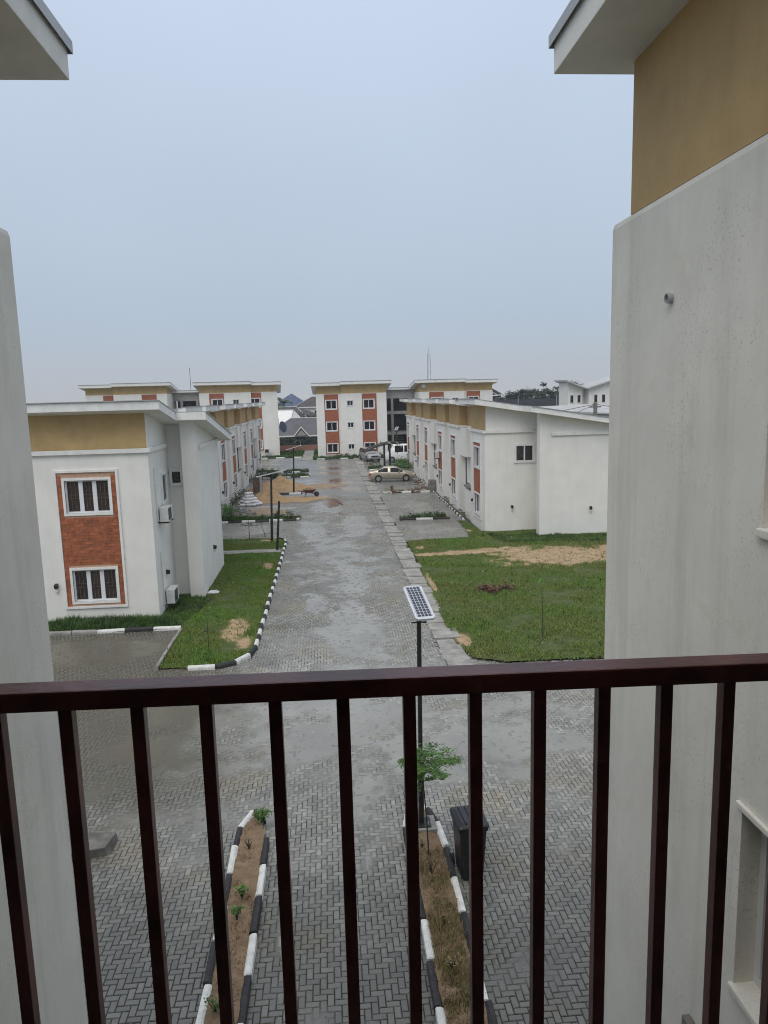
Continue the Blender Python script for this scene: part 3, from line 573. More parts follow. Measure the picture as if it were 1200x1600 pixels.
def ac_unit(root, P, u, z, flip=1):
    m = MB(); m.pbox(P, u-.42, u+.42, z-.28, z+.28, -.40, -.08); o = m.build('air_conditioner', 'ac_white', root, bevel=.02)
    g = MB(); g.pbox(P, u-.36, u+.16, z-.23, z+.23, -.412, -.39); g.build('fan_grille', 'black_metal', o)
    for q in (-.4, .35): b = MB(); b.pbox(P, u+q, u+q+.05, z-.34, z-.28, -.42, 0); b.build('bracket', 'black_metal', o)
    return o
SL = .166
def house(loc, rz, s, label, group, end=False, zl=6.08, zr=7.93, hw=2.2, bricks=False, panes=2, proud=1.5, vq=2.9, porch=False, panel=False, dep=9.3, ac=None, lamps=True):
    """bay centred on u=0, front at v=0 facing -v; s = side of the entrance recess"""
    root = empty('house', loc, rz, label, 'house', group)
    def zt(v): return zr-SL*(v+.72)                     # roof top
    e = -s; ue = s*(hw+2.15); ug = e*hw if end else e*(hw+1.0)
    z0 = -.1
    pw = 1.07; pz0, pz1 = .66, zl-.82; wz = [(.84, 2.06), (pz1-1.52, pz1-.29)]; wu = .80
    holes = [(-wu, wu, a, b) for a, b in wz]; P = fm(0, 0)
    m = MB(); m.wall(P, -hw, hw, z0, zl-.02, holes, .12)
    for sd_ in (-1, 1): m.poly([(sd_*hw, 0, z0), (sd_*hw, vq if (end and sd_ == e) else .6, z0), (sd_*hw, vq if (end and sd_ == e) else .6, zl-.02), (sd_*hw, 0, zl-.02)])
    lo, hi = sorted((ue, ug)); lo2, hi2 = (lo+.012, hi) if (end and e < 0) else ((lo, hi-.012) if end else (lo, hi))
    m.box(lo2, hi2, .55, dep, z0, zl-.03)
    m.build('wall', 'plaster', root)
    # brick panel
    d = MB(); PP = fm(0, -.012); d.wall(PP, -pw, pw, pz0, pz1, holes, .01)
    pn = d.build('brick_panel', 'mortar' if bricks else 'brick_panel', root)
    f = MB(); t = .085
    for a, b, c, dd in ((-pw-t, -pw, pz0-t, pz1+t), (pw, pw+t, pz0-t, pz1+t), (-pw, pw, pz1, pz1+t), (-pw, pw, pz0-t, pz0)): f.pbox(P, a, b, c, dd, -.065, .02)
    f.build('panel_frame', 'trim', root)
    if bricks:
        H, Lb, gap = .113, .34, .012; nrow = int((pz1-pz0)/H); cache = {}
        for r in range(nrow):
            za = pz0+r*H; x = -pw-(Lb*.5 if r % 2 else 0)+random.uniform(-.02, .02)
            while x < pw:
                a, b = max(x, -pw), min(x+Lb, pw); segs = [(a, b)]
                for (h0, h1, h2, h3) in holes:
                    if za+H > h2-.10 and za < h3+.10:
                        ns = []
                        for p, q in segs:
                            if q <= h0-.09 or p >= h1+.09: ns.append((p, q))
                            else:
                                if p < h0-.09: ns.append((p, h0-.09))
                                if q > h1+.09: ns.append((h1+.09, q))
                        segs = ns
                for p, q in segs:
                    if q-p < .05: continue
                    kk = round(q-p, 2)
                    if kk not in cache:
                        mm = MB(); L2 = kk/2-gap/2; mm.box(-L2, L2, -.012, .005, gap/2, H-gap/2); me = bpy.data.meshes.new('brick'); me.from_pydata(mm.v, [], mm.f); me.materials.append(MATS['brick_unit']); cache[kk] = me
                    obj('brick', cache[kk], pn, ((p+q)/2, -.0145+random.uniform(-.003, .003), za))
                x += Lb
    for (a, b, c, dd) in holes: window(root, P, a, b, c, dd, panes, bars=bricks)
    # tan upper storey band and sloped top
    t0 = .05; m = MB(); lo3, hi3 = -hw+.04, hw-.04
    def slab(mb, ua, ub, va, vb, zb, drop): mb.prism([(ua, va, zb), (ua, vb, zb), (ua, vb, zt(vb)-drop), (ua, va, zt(va)-drop)], [(ub, va, zb), (ub, vb, zb), (ub, vb, zt(vb)-drop), (ub, va, zt(va)-drop)])
    slab(m, lo3, hi3, t0, .7, zl-.03, .2); slab(m, lo+.02 if not (end and e < 0) else lo3+.005, hi-.02 if not (end and e > 0) else hi3-.005, .62, dep-.1, zl-.03, .22)
    m.build('upper_band', 'tan', root)
    # ledge under the band
    g = MB(); g.box(-hw-.1, hw+.1, -.11, .0, zl-.16, zl); g.box(-hw-.1, -hw, 0, vq if end and e < 0 else .55, zl-.16, zl); g.box(hw, hw+.1, 0, vq if end and e > 0 else .55, zl-.16, zl)
    g.build('ledge', 'trim', root, bevel=.008)
    # roof
    r = MB(); th = .3
    over = .68
    rl, rh = (-hw-.35, hw+.35)
    if end: rl, rh = (-hw-over, rh) if e < 0 else (rl, hw+over)
    def rs(mb, ua, ub, va, vb, top, th): mb.prism([(ua, va, zt(va)+top-th), (ua, vb, zt(vb)+top-th), (ua, vb, zt(vb)+top), (ua, va, zt(va)+top)], [(ub, va, zt(va)+top-th), (ub, vb, zt(vb)+top-th), (ub, vb, zt(vb)+top), (ub, va, zt(va)+top)])
    vend = dep+.6; vs_ = (vq-.75) if end else vend
    rs(r, rl, rh, -.72, vs_, 0, th)
    if end: rs(r, *( (-hw-over-proud+.05, hw+.35) if e < 0 else (-hw-.35, hw+over+proud-.05)), vs_+.001, vend, -.0, th)
    if s > 0: rs(r, rh+.001, ue+.02, -.25, vend, -.035, th)
    else: rs(r, ue-.02, rl-.001, -.25, vend, -.035, th)
    if not end:
        if s > 0: rs(r, ug-.02, rl-.001, -.25, vend, -.045, th)
        else: rs(r, rh+.001, ug+.02, -.25, vend, -.045, th)
    ro = r.build('roof', 'trim', root)
    q = MB(); rs(q, rl-.02, rh+.02, -.78, vs_, .035, .03)
    if end: rs(q, *((-hw-over-proud, hw+.36) if e < 0 else (-hw-.36, hw+over+proud)), vs_+.001, vend, .035, .03)
    if s > 0: rs(q, rh+.021, ue+.02, -.3, vend, -.0, .03)
    else: rs(q, ue-.02, rl-.021, -.3, vend, -.0, .03)
    q.build('roof_sheet', 'galv', ro)
    if end:                                             # side elevation: white gable strip, projecting rear part, corner pier
        k = MB(); uu = e*hw
        slab(k, uu-e*.035, uu-e*.02, t0+.004, vq+.6, zl-.01, .24); 
        k.build('gable_wall', 'plaster', root)
        x1 = e*(hw+proud); k = MB(); xa, xb = sorted((e*(hw-.3), x1)); slab(k, xa, xb, vq+.5, dep, z0, .26); k.build('rear_wing', 'plaster', root)
        k = MB(); xa, xb = sorted((x1-e*.55, x1+e*.035)); slab(k, xa, xb, vq-.1, vq+.55, z0, .27); k.build('corner_pier', 'plaster', root)
        k = MB(); xa, xb = sorted((x1, x1+e*.1)); k.box(xa, xb, vq+.6, dep+.05, zl-.30, zl-.14); k.build('ledge', 'trim', root, bevel=.008)
    # entrance recess
    Pe = fm(0, .55); a, b = sorted((s*(hw+.35), s*(hw+1.25))); dr = MB(); dr.pbox(Pe, a, b, 0, 2.1, -.03, .02); dd = dr.build('door', 'wood', root)
    h = MB(); h.pbox(Pe, a-.08, a, 0, 2.18, -.06, .01); h.pbox(Pe, b, b+.08, 0, 2.18, -.06, .01); h.pbox(Pe, a, b, 2.1, 2.18, -.06, .01); h.build('door_frame', 'trim', root)
    if panel:
        a, b = sorted((s*(hw+.02), s*(hw+2.1))); k = MB(); k.pbox(P, a, b, 4.0, zl-.17, .10, .54); k.build('screen_panel', 'plaster', root)
        k = MB(); k.tube([(s*(hw+1.1), .3, 4.0), (s*(hw+1.1), .3, 2.0)], .04); k.build('downpipe', 'black_metal', root)
    if porch:
        a, b = sorted((s*(hw+.1), s*(hw+2.0))); k = MB(); k.pbox(P, a, b, -.05, 1.95, .0, .14); k.build('porch_wall', 'plaster', root)
        k = MB(); k.pbox(P, a-.05, b, 2.05, 2.16, -.08, .5); k.build('porch_canopy', 'raw_concrete', root)
    if lamps: wall_lamp(root, P, -1.5 if not bricks else -1.42, 1.42)
    if ac: ac_unit(root, P, ac[0], ac[1])
    return root
mat('brick_unit', (.40, .125, .055), .85, .22, 6, .3, 70, spots=.15)
def _objrand(m, amt):                  # per-object tint for the separate bricks
    t = m.node_tree; b = t.nodes['Principled BSDF']; l = b.inputs['Base Color'].links[0]; src = l.from_socket
    oi = t.nodes.new('ShaderNodeObjectInfo'); r = t.nodes.new('ShaderNodeMapRange'); r.inputs[3].default_value = 1-amt; r.inputs[4].default_value = 1+amt; hs = t.nodes.new('ShaderNodeHueSaturation')
    t.links.new(oi.outputs['Random'], r.inputs[0]); t.links.new(r.outputs[0], hs.inputs['Value']); t.links.new(src, hs.inputs['Color']); t.links.new(hs.outputs[0], b.inputs['Base Color'])
_objrand(MATS['brick_unit'], .18)

# ---- the brick-panelled house close on the left, its front towards the viewer
LH = house((-8.97, 28.0, 0), 0, -1, 'white house with brick panel and barred windows, two air conditioners on its side', 'white terraced houses with tan band', end=True, zl=6.56, zr=8.27, hw=2.3, bricks=True, panes=3, proud=1.22, vq=2.9, dep=9.0)
PX = lambda u, z, d: (2.3-d, u, z)      # side wall facing +u
window(LH, lambda u, z, d: (2.3-d, u, z), 1.75, 2.45, 4.3, 5.4, 1, out=.07, depth=-.012)
window(LH, fm(0, 3.4), 2.37, 2.82, 4.82, 5.40, 1, trim=.06, bars=True, out=.07, depth=-.012)
ac_unit(LH, lambda u, z, d: (2.3-d, u, z), 1.25, 3.92); ac_unit(LH, lambda u, z, d: (2.3-d, u, z), 1.35, .62)
wall_lamp(LH, lambda u, z, d: (2.3-d, u, z), 1.6, 1.42); wall_lamp(LH, lambda u, z, d: (3.52-d, u, z), 6.0, 1.5)
for za, zb, u in ((3.7, 5.75, .62), (.35, 2.5, .72)):
    k = MB(); k.tube([(2.34, u, zb), (2.335, u+.06, (za+zb)/2), (2.34, u+.1, za), (2.36, u+.5, za-.05)], .022, 6); k.build('refrigerant_pipe', 'ac_white', LH)
k = MB(); k.tube([(1.12, -.02, 2.42), (1.12, .04, 2.42)], .05, 10); k.build('vent', 'black_metal', LH)
m = MB(); m.box(-.28, .28, -.3, .3, -.1, 6.35); tag(m.build('concrete_column', 'raw_concrete', loc=(-6.1, 37.75, 0), bevel=.02), 'rough unpainted concrete column behind the brick-panelled house', 'column')

# ---- right-hand terrace, fronts facing the road
per = 15.1; RY = [43.1, 51.8, 58.2, 66.9, 73.3, 82.0]
RL = ['white end house with a blank side wall beside the lawn', 'white terraced house next beyond the end house by the lawn', 'white terraced house with an air conditioner on its brick panel', 'white terraced house fronted by heaped rubble', 'white terraced house beside the parked gold sedan', 'farthest white terraced house, beside the minibus']
for k, y0 in enumerate(RY):
    s = -1 if k % 2 == 0 else 1        # local u runs with -Y; even bays have the entrance on their far side
    house((9.2, y0+2.2, 0), R(-90), s, RL[k], 'white terraced houses with tan band', end=(k == 0), proud=1.85, vq=2.85, porch=(k % 2 == 0), panel=(k % 2 == 1), ac=(-.55, 3.35) if k == 2 else None)
RH = [o for o in COL.objects if o.get('label') == RL[0]][0]
PE = lambda u, z, d: (2.2-d, u, z)
window(RH, PE, 1.82, 2.9, 4.22, 5.18, 2, out=.07, depth=-.012); wall_lamp(RH, PE, 1.62, 1.45); wall_lamp(RH, lambda u, z, d: (4.05-d, u, z), 5.77, 1.5)
# ---- left-hand terrace
LY = [39.7, 46.1, 54.8, 61.2, 69.9, 76.3, 85.0]
LL = ['white terraced house close behind the brick-panelled house', 'white terraced house behind the rough concrete column', 'white terraced house behind the brush heap', 'white terraced house behind the stacked white sacks', 'white terraced house beside the dark panel', 'white terraced house behind the large sand heap', 'last white terraced house before the far tall block']
for k, y0 in enumerate(LY):
    s = 1 if k % 2 == 1 else -1
    house((-8.0, y0+2.2, 0), R(90), s, LL[k], 'white terraced houses with tan band', porch=(s > 0), panel=(s < 0))

# ---- three-storey blocks with two wings and an open stair link
def wing(root, u0, dirn, zb, W=9.75, main=6.3, dep=10, side=None, zr=None):
    """u0 = edge at the link, dirn = +1/-1 away from it"""
    zr = zr or zb+1.62
    X = lambda w: u0+dirn*w
    def P0(u, z, d): return (X(u), d, z)
    def P1(u, z, d): return (X(u), .32+d, z)
    wz = [(.72, 1.9), (3.72, 4.9), (6.72, 7.9)]; dzb = zb-8.8
    wz = [(a+dzb, b+dzb) if dzb > .3 else (a, b) for a, b in wz]
    big0 = [(1.75, 3.2)]; sm = (4.65, 5.48); big1 = [(6.95, 8.4)]
    h0 = [(a, b, c, d) for a, b in big0 for c, d in wz]; hs = [(sm[0], sm[1], c+.38, d-.08) for c, d in wz]; h1 = [(a, b, c, d) for a, b in big1 for c, d in wz]
    m = MB(); m.wall(P0, 0, main, -.1, zb, h0+hs, .14); m.wall(P1, main, W, -.1, zb, h1, .14)
    m.poly([P0(main, -.1, 0), P0(main, -.1, .32), P0(main, zb, .32), P0(main, zb, 0)])
    m.poly([P0(0, -.1, 0), P0(0, -.1, dep), P0(0, zb, dep), P0(0, zb, 0)]); m.poly([P0(W, -.1, .32), P0(W, -.1, dep), P0(W, zb, dep), P0(W, zb, .32)]); m.poly([P0(0, -.1, dep), P0(W, -.1, dep), P0(W, zb, dep), P0(0, zb, dep)])
    m.poly([P0(0, zb, 0), P0(main, zb, 0), P0(main, zb, dep), P0(0, zb, dep)]); m.poly([P0(main, zb, .32), P0(W, zb, .32), P0(W, zb, dep), P0(main, zb, dep)])
    m.build('wall', 'plaster', root)
    for hs_, P, (a, b) in ((h0, P0, (1.38, 3.42)), (h1, P1, (6.68, 8.62))):
        p0 = wz[0][0]-.3; p1 = zb-.06
        d = MB(); d.wall(lambda u, z, dd, P=P: P(u, z, dd-.015), a, b, p0, p1, hs_, .012); d.build('brick_panel', 'brick_panel', root)
        f = MB()
        for q in ((a-.1, a, p0-.1, p1+.05), (b, b+.1, p0-.1, p1+.05), (a, b, p0-.1, p0)): f.pbox(P, *q, -.07, .02)
        f.build('panel_frame', 'trim', root)
        for hh in hs_: window(root, P, *hh, 2, trim=.1, far=True, depth=.14, sill=False)
    for hh in hs: window(root, P0, *hh, 2, trim=.06, far=True, depth=.14, sill=False)
    def zt(v): return zr-.10*(v+.8)
    def rs(mb, a, b, va, vb, top, th): mb.prism([(X(a), va, zt(va)+top-th), (X(a), vb, zt(vb)+top-th), (X(a), vb, zt(vb)+top), (X(a), va, zt(va)+top)], [(X(b), va, zt(va)+top-th), (X(b), vb, zt(vb)+top-th), (X(b), vb, zt(vb)+top), (X(b), va, zt(va)+top)])
    def tb(mb, a, b, va, vb): mb.prism([(X(a), va, zb), (X(a), vb, zb), (X(a), vb, zt(vb)-.3), (X(a), va, zt(va)-.3)], [(X(b), va, zb), (X(b), vb, zb), (X(b), vb, zt(vb)-.3), (X(b), va, zt(va)-.3)])
    m = MB(); tb(m, .05, main, .06, dep-.2); tb(m, main+.001, W-.05, .38, dep-.2); m.build('upper_band', 'tan', root)
    m = MB(); rs(m, -.7, main+.1, -.8, dep+.5, 0, .38); rs(m, main+.101, W+.6, -.5, dep+.5, -.1, .38); ro = m.build('roof', 'trim', root)
    m = MB(); rs(m, -.72, main+.12, -.86, dep+.5, .04, .035); rs(m, main+.121, W+.62, -.56, dep+.5, -.06, .035); m.build('roof_sheet', 'galv', ro)
    for c, d in ((.95, .5), (6.2, .5)): pass
    wall_lamp(root, P0, .95, 1.9)
    return P0
def link(root, u0, u1, v0, zb):
    m = MB(); d = 5.0
    m.poly([(u0, v0+d, -.1), (u1, v0+d, -.1), (u1, v0+d, zb+.6), (u0, v0+d, zb+.6)]); m.build('stair_wall', 'dark_void', root)  # near-black colour paints in the shade of the deep stair hall
    for z in (3.0, 6.0):
        m = MB(); m.box(u0, u1, v0, v0+d-.05, z-.35, z+.08); m.build('floor_slab', 'link_wall', root)
    m = MB(); m.box(u0, u1, v0-.02, v0+.25, zb-.75, zb+.5); m.build('beam', 'link_wall', root)
    for c in (u0+.28*(u1-u0), u0+.80*(u1-u0)):
        m = MB(); m.box(c-.17, c+.17, v0-.06, v0+.3, -.1, zb-.74); m.build('column', 'link_wall', root)
    for z in (.08, 3.08, 6.08):
        a, b = u0+.34*(u1-u0), u0+.75*(u1-u0); m = MB(); m.box(a, b, v0+.06, v0+.1, z+.95, z+1.0); n = int((b-a)/.13)
        for k in range(n+1): x = a+(b-a)*k/n; m.box(x-.012, x+.012, v0+.065, v0+.095, z, z+.95)
        m.build('railing', 'black_metal', root)
    m = MB(); m.box(u0-.3, u1+.3, v0-.5, v0+d+1, zb+.5, zb+.78); ro = m.build('roof', 'trim', root)
    m = MB(); m.box(u0-.3, u1+.3, v0-.56, v0+d+1, zb+.785, zb+.83); m.build('roof_sheet', 'galv', ro)
    for k in range(12):               # stair flight behind the railings
        m = MB(); m.box(u0+.4*(u1-u0), u0+.7*(u1-u0), v0+1.2+k*.26, v0+1.2+k*.26+.28, .2+k*.24, .3+k*.24); m.build('stair_step', 'link_wall', root)
BC = empty('apartment_block', (0, 103.5, 0), 0, 'three-storey white block at the end of the road with full brick strips', 'apartment block', 'three-storey blocks with stair links')
wing(BC, 8.3, -1, 8.8); wing(BC, 12.9, 1, 8.75, W=10.4); link(BC, 8.32, 12.88, 6.0, 8.7)
k = MB(); k.tube([(13.5, -.1, 9.55), (13.5, -.35, 9.6)], [.32, .05], 12); k.build('satellite_dish', 'ac_white', BC)
BL = empty('apartment_block', (-7.0, 108, 0), R(4), 'three-storey white block with a dark satellite dish on its side wall', 'apartment block', 'three-storey blocks with stair links')
wing(BL, -10.9, 1, 9.35, W=10.9, main=7.2, zr=10.85); wing(BL, -15.3, -1, 9.45, W=11.0, main=7.2, zr=10.95); link(BL, -15.28, -10.92, 6.0, 9.1)
for zz in (1.3, 4.3, 7.3):
    for v in (2.2, 4.6, 7.4): window(BL, lambda u, z, d: (0-d, u, z), v, v+.6, zz, zz+1.1, 1, trim=.07, far=True, depth=-.012, out=.07)
k = MB(); n = 16; c = Vector((.55, 2.6, 4.2)); ax = Vector((.75, -.6, .2)).normalized(); a1 = ax.cross(Vector((0, 0, 1))).normalized(); a2 = ax.cross(a1)
ringp = lambda r, o: [tuple(c+ax*o+(a1*math.cos(2*math.pi*j/n)+a2*math.sin(2*math.pi*j/n))*r) for j in range(n)]
k.prism(ringp(.85, .12), ringp(.3, -.08)); k.tube([tuple(c-ax*.08), (0, 2.8, 4.2)], .05); k.build('satellite_dish', 'dish', BL)
ac_unit(BL, lambda u, z, d: (u, d, z), -1.75, .95)
k = MB(); k.tube([(-12.6, 6, 9.9), (-12.6, 6, 13.2)], .035, 5); k.build('aerial', 'black_metal', BL)

# ---- the block the photograph is taken from: two wings either side of the balcony
NB = empty('apartment_block', (0, 0, 0), 0, 'near white block whose two wings frame the balcony', 'apartment block')
XW = 2.4; YW = 6.24; ZT = 9.56
for sgn in (1, -1):
    P = (lambda sg: (lambda u, z, d: (sg*(XW+d), u, z)))(sgn)
    holes = [(2.75, 3.95, 4.52, 5.70), (2.75, 3.90, 7.42, 8.6)] if sgn > 0 else []
    m = MB(); m.wall(P, -7, YW-.04, -.1, ZT-.06, holes, .22)
    yy, xx = YW, sgn*XW; far = sgn*(XW+11)
    # softly rounded outer corner and top arris
    ring = []
    for zq, ins in ((-.1, 0), (ZT-.06, 0), (ZT-.02, .012), (ZT, .045)):
        ring.append([(xx+sgn*ins, -7, zq), (xx+sgn*ins, yy-.04-ins*.3, zq), (xx+sgn*(.012+ins), yy-.012-ins, zq), (xx+sgn*(.04+ins), yy-ins, zq), (far, yy-ins, zq)])
    for a, b in zip(ring, ring[1:]):
        for j in range(4):
            if a is ring[0] and j == 0: continue
            m.poly([a[j], a[j+1], b[j+1], b[j]])
    m.poly([ring[-1][0], ring[-1][1], ring[-1][2], ring[-1][3], (far, yy-.05, ZT), (far, -7, ZT)]); m.poly([(far, -7, -.1), (far, yy, -.1), (far, yy, ZT), (far, -7, ZT)])
    m.build('wall', 'plaster_near', NB)
    m = MB(); a, b = sorted((xx+sgn*.02, far)); m.box(a, b, -6.9, 5.89, ZT-.01, 10.75); m.build('upper_band', 'tan', NB)
    xo = sgn*(XW-.53); a, b = sorted((xo, far+sgn*.5)); yo = 6.13 if sgn > 0 else 6.28
    m = MB(); m.box(a, b, -7.5, yo, 10.66, 10.92); ro = m.build('roof', 'soffit', NB, bevel=.012)
    m = MB(); a2_, b2_ = sorted((xo-sgn*.03, far+sgn*.5)); m.box(a2_, b2_, -7.5, yo+.03, 10.925, 10.95); e0 = sorted((xo-sgn*.033, xo-sgn*.028)); m.box(e0[0], e0[1], -7.5, yo+.03, 10.86, 10.95); m.box(a2_, b2_, yo+.028, yo+.033, 10.86, 10.95); m.build('roof_sheet', 'galv', ro)
    for (u0, u1, z0, z1) in holes:
        w_ = MB()
        for q in ((u0, u0+.06, z0, z1), (u1-.06, u1, z0, z1), (u0+.06, u1-.06, z1-.06, z1), (u0+.06, u1-.06, z0, z0+.06), ((u0+u1)/2-.03, (u0+u1)/2+.03, z0+.06, z1-.06)): w_.pbox(P, *q, .13, .2)
        wo = w_.build('window', 'upvc', NB); g_ = MB(); g_.pbox(P, u0+.05, u1-.05, z0+.05, z1-.05, .17, .22); g_.build('pane', 'glass', wo)
        s_ = MB(); s_.pbox(P, u0-.06, u1+.02, z0-.05, z0-.001, -.03, .18); s_.build('sill', 'plaster_near', wo, bevel=.01)
        if z0 < 6: s_ = MB(); s_.pbox(P, u0-.05, u1+.03, z1+.001, z1+.04, -.03, .0); s_.build('lintel', 'plaster_near', wo, bevel=.01)
k = MB(); n = 16
for (r0, r1) in ((.035, .028),):
    A = [[(XW-o, 5.1+r*math.cos(2*math.pi*j/n), 8.82+r*math.sin(2*math.pi*j/n)) for j in range(n)] for r, o in ((r0, -.02), (r0, .04), (r1, .04), (r1, -.06))]
    for a, b in zip(A, A[1:]):
        for j in range(n): k.poly([a[j], a[(j+1) % n], b[(j+1) % n], b[j]])
    k.poly(A[-1])
k.build('pipe_stub', 'galv', NB, smooth=False)
k = MB(); k.box(XW-.06, XW, 4.2, 4.46, 3.45, 3.83); k.build('meter_box', 'raw_concrete', NB, bevel=.01)
k = MB(); k.box(-2.39, 2.39, -6.7, 1.42, 6.42, 6.6); k.build('balcony_floor', 'raw_concrete', NB)
k = MB(); k.box(-2.39, 2.39, -6.9, -6.7, 0, 10.6); k.build('back_wall', 'link_wall', NB)
k = MB(); k.box(-2.39, 2.39, -6.7, .95, 9.2, 9.5); k.build('balcony_roof', 'soffit', NB)
# balcony railing
RAIL = empty('balcony_railing', (0, 1.295, 6.6), 0, 'dark maroon metal balcony railing with square upright bars', 'railing')
k = MB(); zr_ = lambda x: .0016-.0138*x
k.hexa([(x, y, z+zr_(x)) for z in (1.062, 1.098) for x, y in ((-2.38, -.0275), (2.38, -.0275), (2.38, .0275), (-2.38, .0275))]); k.build('handrail', 'rail_paint', RAIL, bevel=.004)
k = MB(); k.box(-2.38, 2.38, -.02, .02, .08, .12); k.build('bottom_rail', 'rail_paint', RAIL, bevel=.003)
bar = MB(); bar.box(-.0118, .0118, -.0125, .0125, .12, 1.066); b0 = bar.build('baluster', 'rail_paint', RAIL, bevel=.002)
pos = [(-.4815+.1224*k) for k in range(-16, 25)]
first = True
for x in pos:
    if abs(x) > 2.35: continue
    o = b0 if first else b0.copy()
    if not first: COL.objects.link(o); o.parent = RAIL
    o.location = (x+random.uniform(-.002, .002), -.002, -.0138*x); o.rotation_euler.z = random.uniform(-.03, .03); first = False

# ================================================================== THINGS
# ---- solar street lamps
def solar_mat():
    m = bpy.data.materials.new('solar'); m.use_nodes = True; t = m.node_tree; N = t.nodes; K = t.links.new; b = N['Principled BSDF']; b.inputs['Roughness'].default_value = .12
    tc = N.new('ShaderNodeTexCoord'); br = N.new('ShaderNodeTexBrick'); br.offset = 0; br.inputs['Scale'].default_value = 1; br.inputs['Brick Width'].default_value = .063; br.inputs['Row Height'].default_value = .088; br.inputs['Mortar Size'].default_value = .0045
    br.inputs['Color1'].default_value = (.010, .014, .03, 1); br.inputs['Color2'].default_value = (.018, .022, .045, 1); br.inputs['Mortar'].default_value = (.55, .57, .62, 1); K(tc.outputs['Object'], br.inputs['Vector']); K(br.outputs[0], b.inputs['Base Color']); MATS['solar'] = m
solar_mat()
def street_lamp(loc, h, label, az, plen=1.25, pw=.38, tilt=15, lean=0.0, side=0.0, base=True, r=.042):
    root = empty('street_lamp', loc, 0, label, 'street lamp', 'solar street lamps')
    k = MB(); k.tube([(0, 0, 0), (lean*.35, 0, h*.35), (lean*.36, 0, h*.36)], [r*1.35, r*1.35, r], 12, True); k.tube([(lean*.36, 0, h*.36), (lean, 0, h)], r, 12); k.build('pole', 'black_metal', root)
    if base:
        k = MB(); k.box(-.17, .17, -.17, .17, .16, .18); bp = k.build('base_plate', 'black_metal', root)
        k = MB(); k.box(-.27, .27, -.24, .24, -.05, .16); k.build('plinth', 'concrete', root, bevel=.015)
        for a, b in ((-.12, -.12), (.12, -.12), (.12, .12), (-.12, .12)): k = MB(); k.tube([(a, b, .18), (a, b, .24)], .012, 6); k.build('bolt', 'galv', bp)
    head = bpy.data.objects.new('lamp_head', None); 
    hm = MB(); t = .03; a, b = plen/2, pw/2; c = .05
    ring = [(-b+c, -a), (b-c, -a), (b, -a+c), (b, a-c), (b-c, a), (-b+c, a), (-b, a-c), (-b, -a+c)]
    hm.prism([(x, y, -t) for x, y in ring], [(x, y, t*.4) for x, y in ring]); ho = hm.build('lamp_head', 'alu', root, bevel=.008)
    ho.location = (lean, 0, h+.06); ho.rotation_euler = (R(tilt), R(side), az)
    s_ = MB(); s_.box(-b+.045, b-.045, -a+.08, a-.045, t*.4, t*.4+.004); s_.build('solar_panel', 'solar', ho)
    l_ = MB(); l_.box(-b+.06, b-.06, -.35, .35, -t-.012, -t); l_.build('light_panel', 'lamp_clear', ho)
    k = MB(); k.tube([(lean-.14, 0, h-.32), (lean+.14, 0, h-.32)], .016, 6); k.build('bracket', 'black_metal', root); k = MB(); k.tube([(lean, 0, h), (lean, .0, h+.05)], r*1.3, 8); k.build('pole_cap', 'black_metal', root)
    return root
street_lamp((1.5, 12.95, .0), 4.44, 'solar street lamp on a black pole beside the feathery sapling and wheelie bin', R(6), plen=1.18, pw=.36, lean=.03)
street_lamp((-3.47, 42.7, 0), 3.98, 'solar street lamp at the end of the long left lawn', R(-90), plen=1.75, tilt=12, lean=.14, base=False, r=.06)
street_lamp((-3.18, 65.1, 0), 3.98, 'solar street lamp standing between the two sand heaps', R(-90), plen=1.4, tilt=15, lean=.16, base=False, r=.06)
street_lamp((8.6, 92.6, 0), 4.2, 'solar street lamp rising behind the dark carport frame', R(-20), plen=.9, tilt=25, base=False, r=.06)
k = MB(); k.tube([(0, 0, -.05), (.24, 0, 2.78)], [.07, .055], 10); k.build('leaning_post', 'black_metal', None, loc=(-3.0, 40.0, 0)); tag(COL.objects['leaning_post'], 'leaning black post without a lamp head on the left lawn', 'post')

# ---- wheelie bin
BIN = empty('wheelie_bin', (2.17, 11.62, 0), R(5), 'black two-wheeled rubbish bin beside the lamp island', 'bin')
def ringr(hx, hy, z, c, n=4, ox=0, oy=0):
    out = []
    for (sx, sy, a0) in ((1, 1, 0), (-1, 1, 90), (-1, -1, 180), (1, -1, 270)):
        for j in range(n+1): t = R(a0+90*j/n); out.append((ox+sx*(hx-c)+c*math.cos(t), oy+sy*(hy-c)+c*math.sin(t), z))
    return out
def stack(mb, rings, cap=True):
    i = len(mb.v); n = len(rings[0])
    for r in rings: mb.v += r
    for k in range(len(rings)-1):
        for j in range(n): mb.f.append((i+k*n+j, i+k*n+(j+1) % n, i+(k+1)*n+(j+1) % n, i+(k+1)*n+j))
    if cap: mb.f.append(tuple(range(i+n-1, i-1, -1))); mb.f.append(tuple(range(i+(len(rings)-1)*n, i+len(rings)*n)))
BIN.scale = (.9, .9, 1.0)
k = MB(); stack(k, [ringr(.205, .26, .03, .05), ringr(.225, .29, .35, .05), ringr(.26, .335, .93, .05), ringr(.285, .36, .94, .05), ringr(.285, .36, 1.0, .05)]); k.build('body', 'bin_plastic', BIN)
k = MB(); stack(k, [ringr(.30, .38, 1.005, .06), ringr(.30, .38, 1.035, .06), ringr(.28, .36, 1.055, .06), ringr(.20, .27, 1.075, .05)]); ld = k.build('lid', 'bin_plastic', BIN)
for x in (-.13, .0, .13): k = MB(); k.box(x-.018, x+.018, -.30, .30, 1.06, 1.095); k.build('rib', 'bin_plastic', ld, bevel=.008)
k = MB(); k.tube([(-.22, .43, 1.0), (.22, .43, 1.0)], .018, 8); k.build('handle', 'bin_plastic', ld)
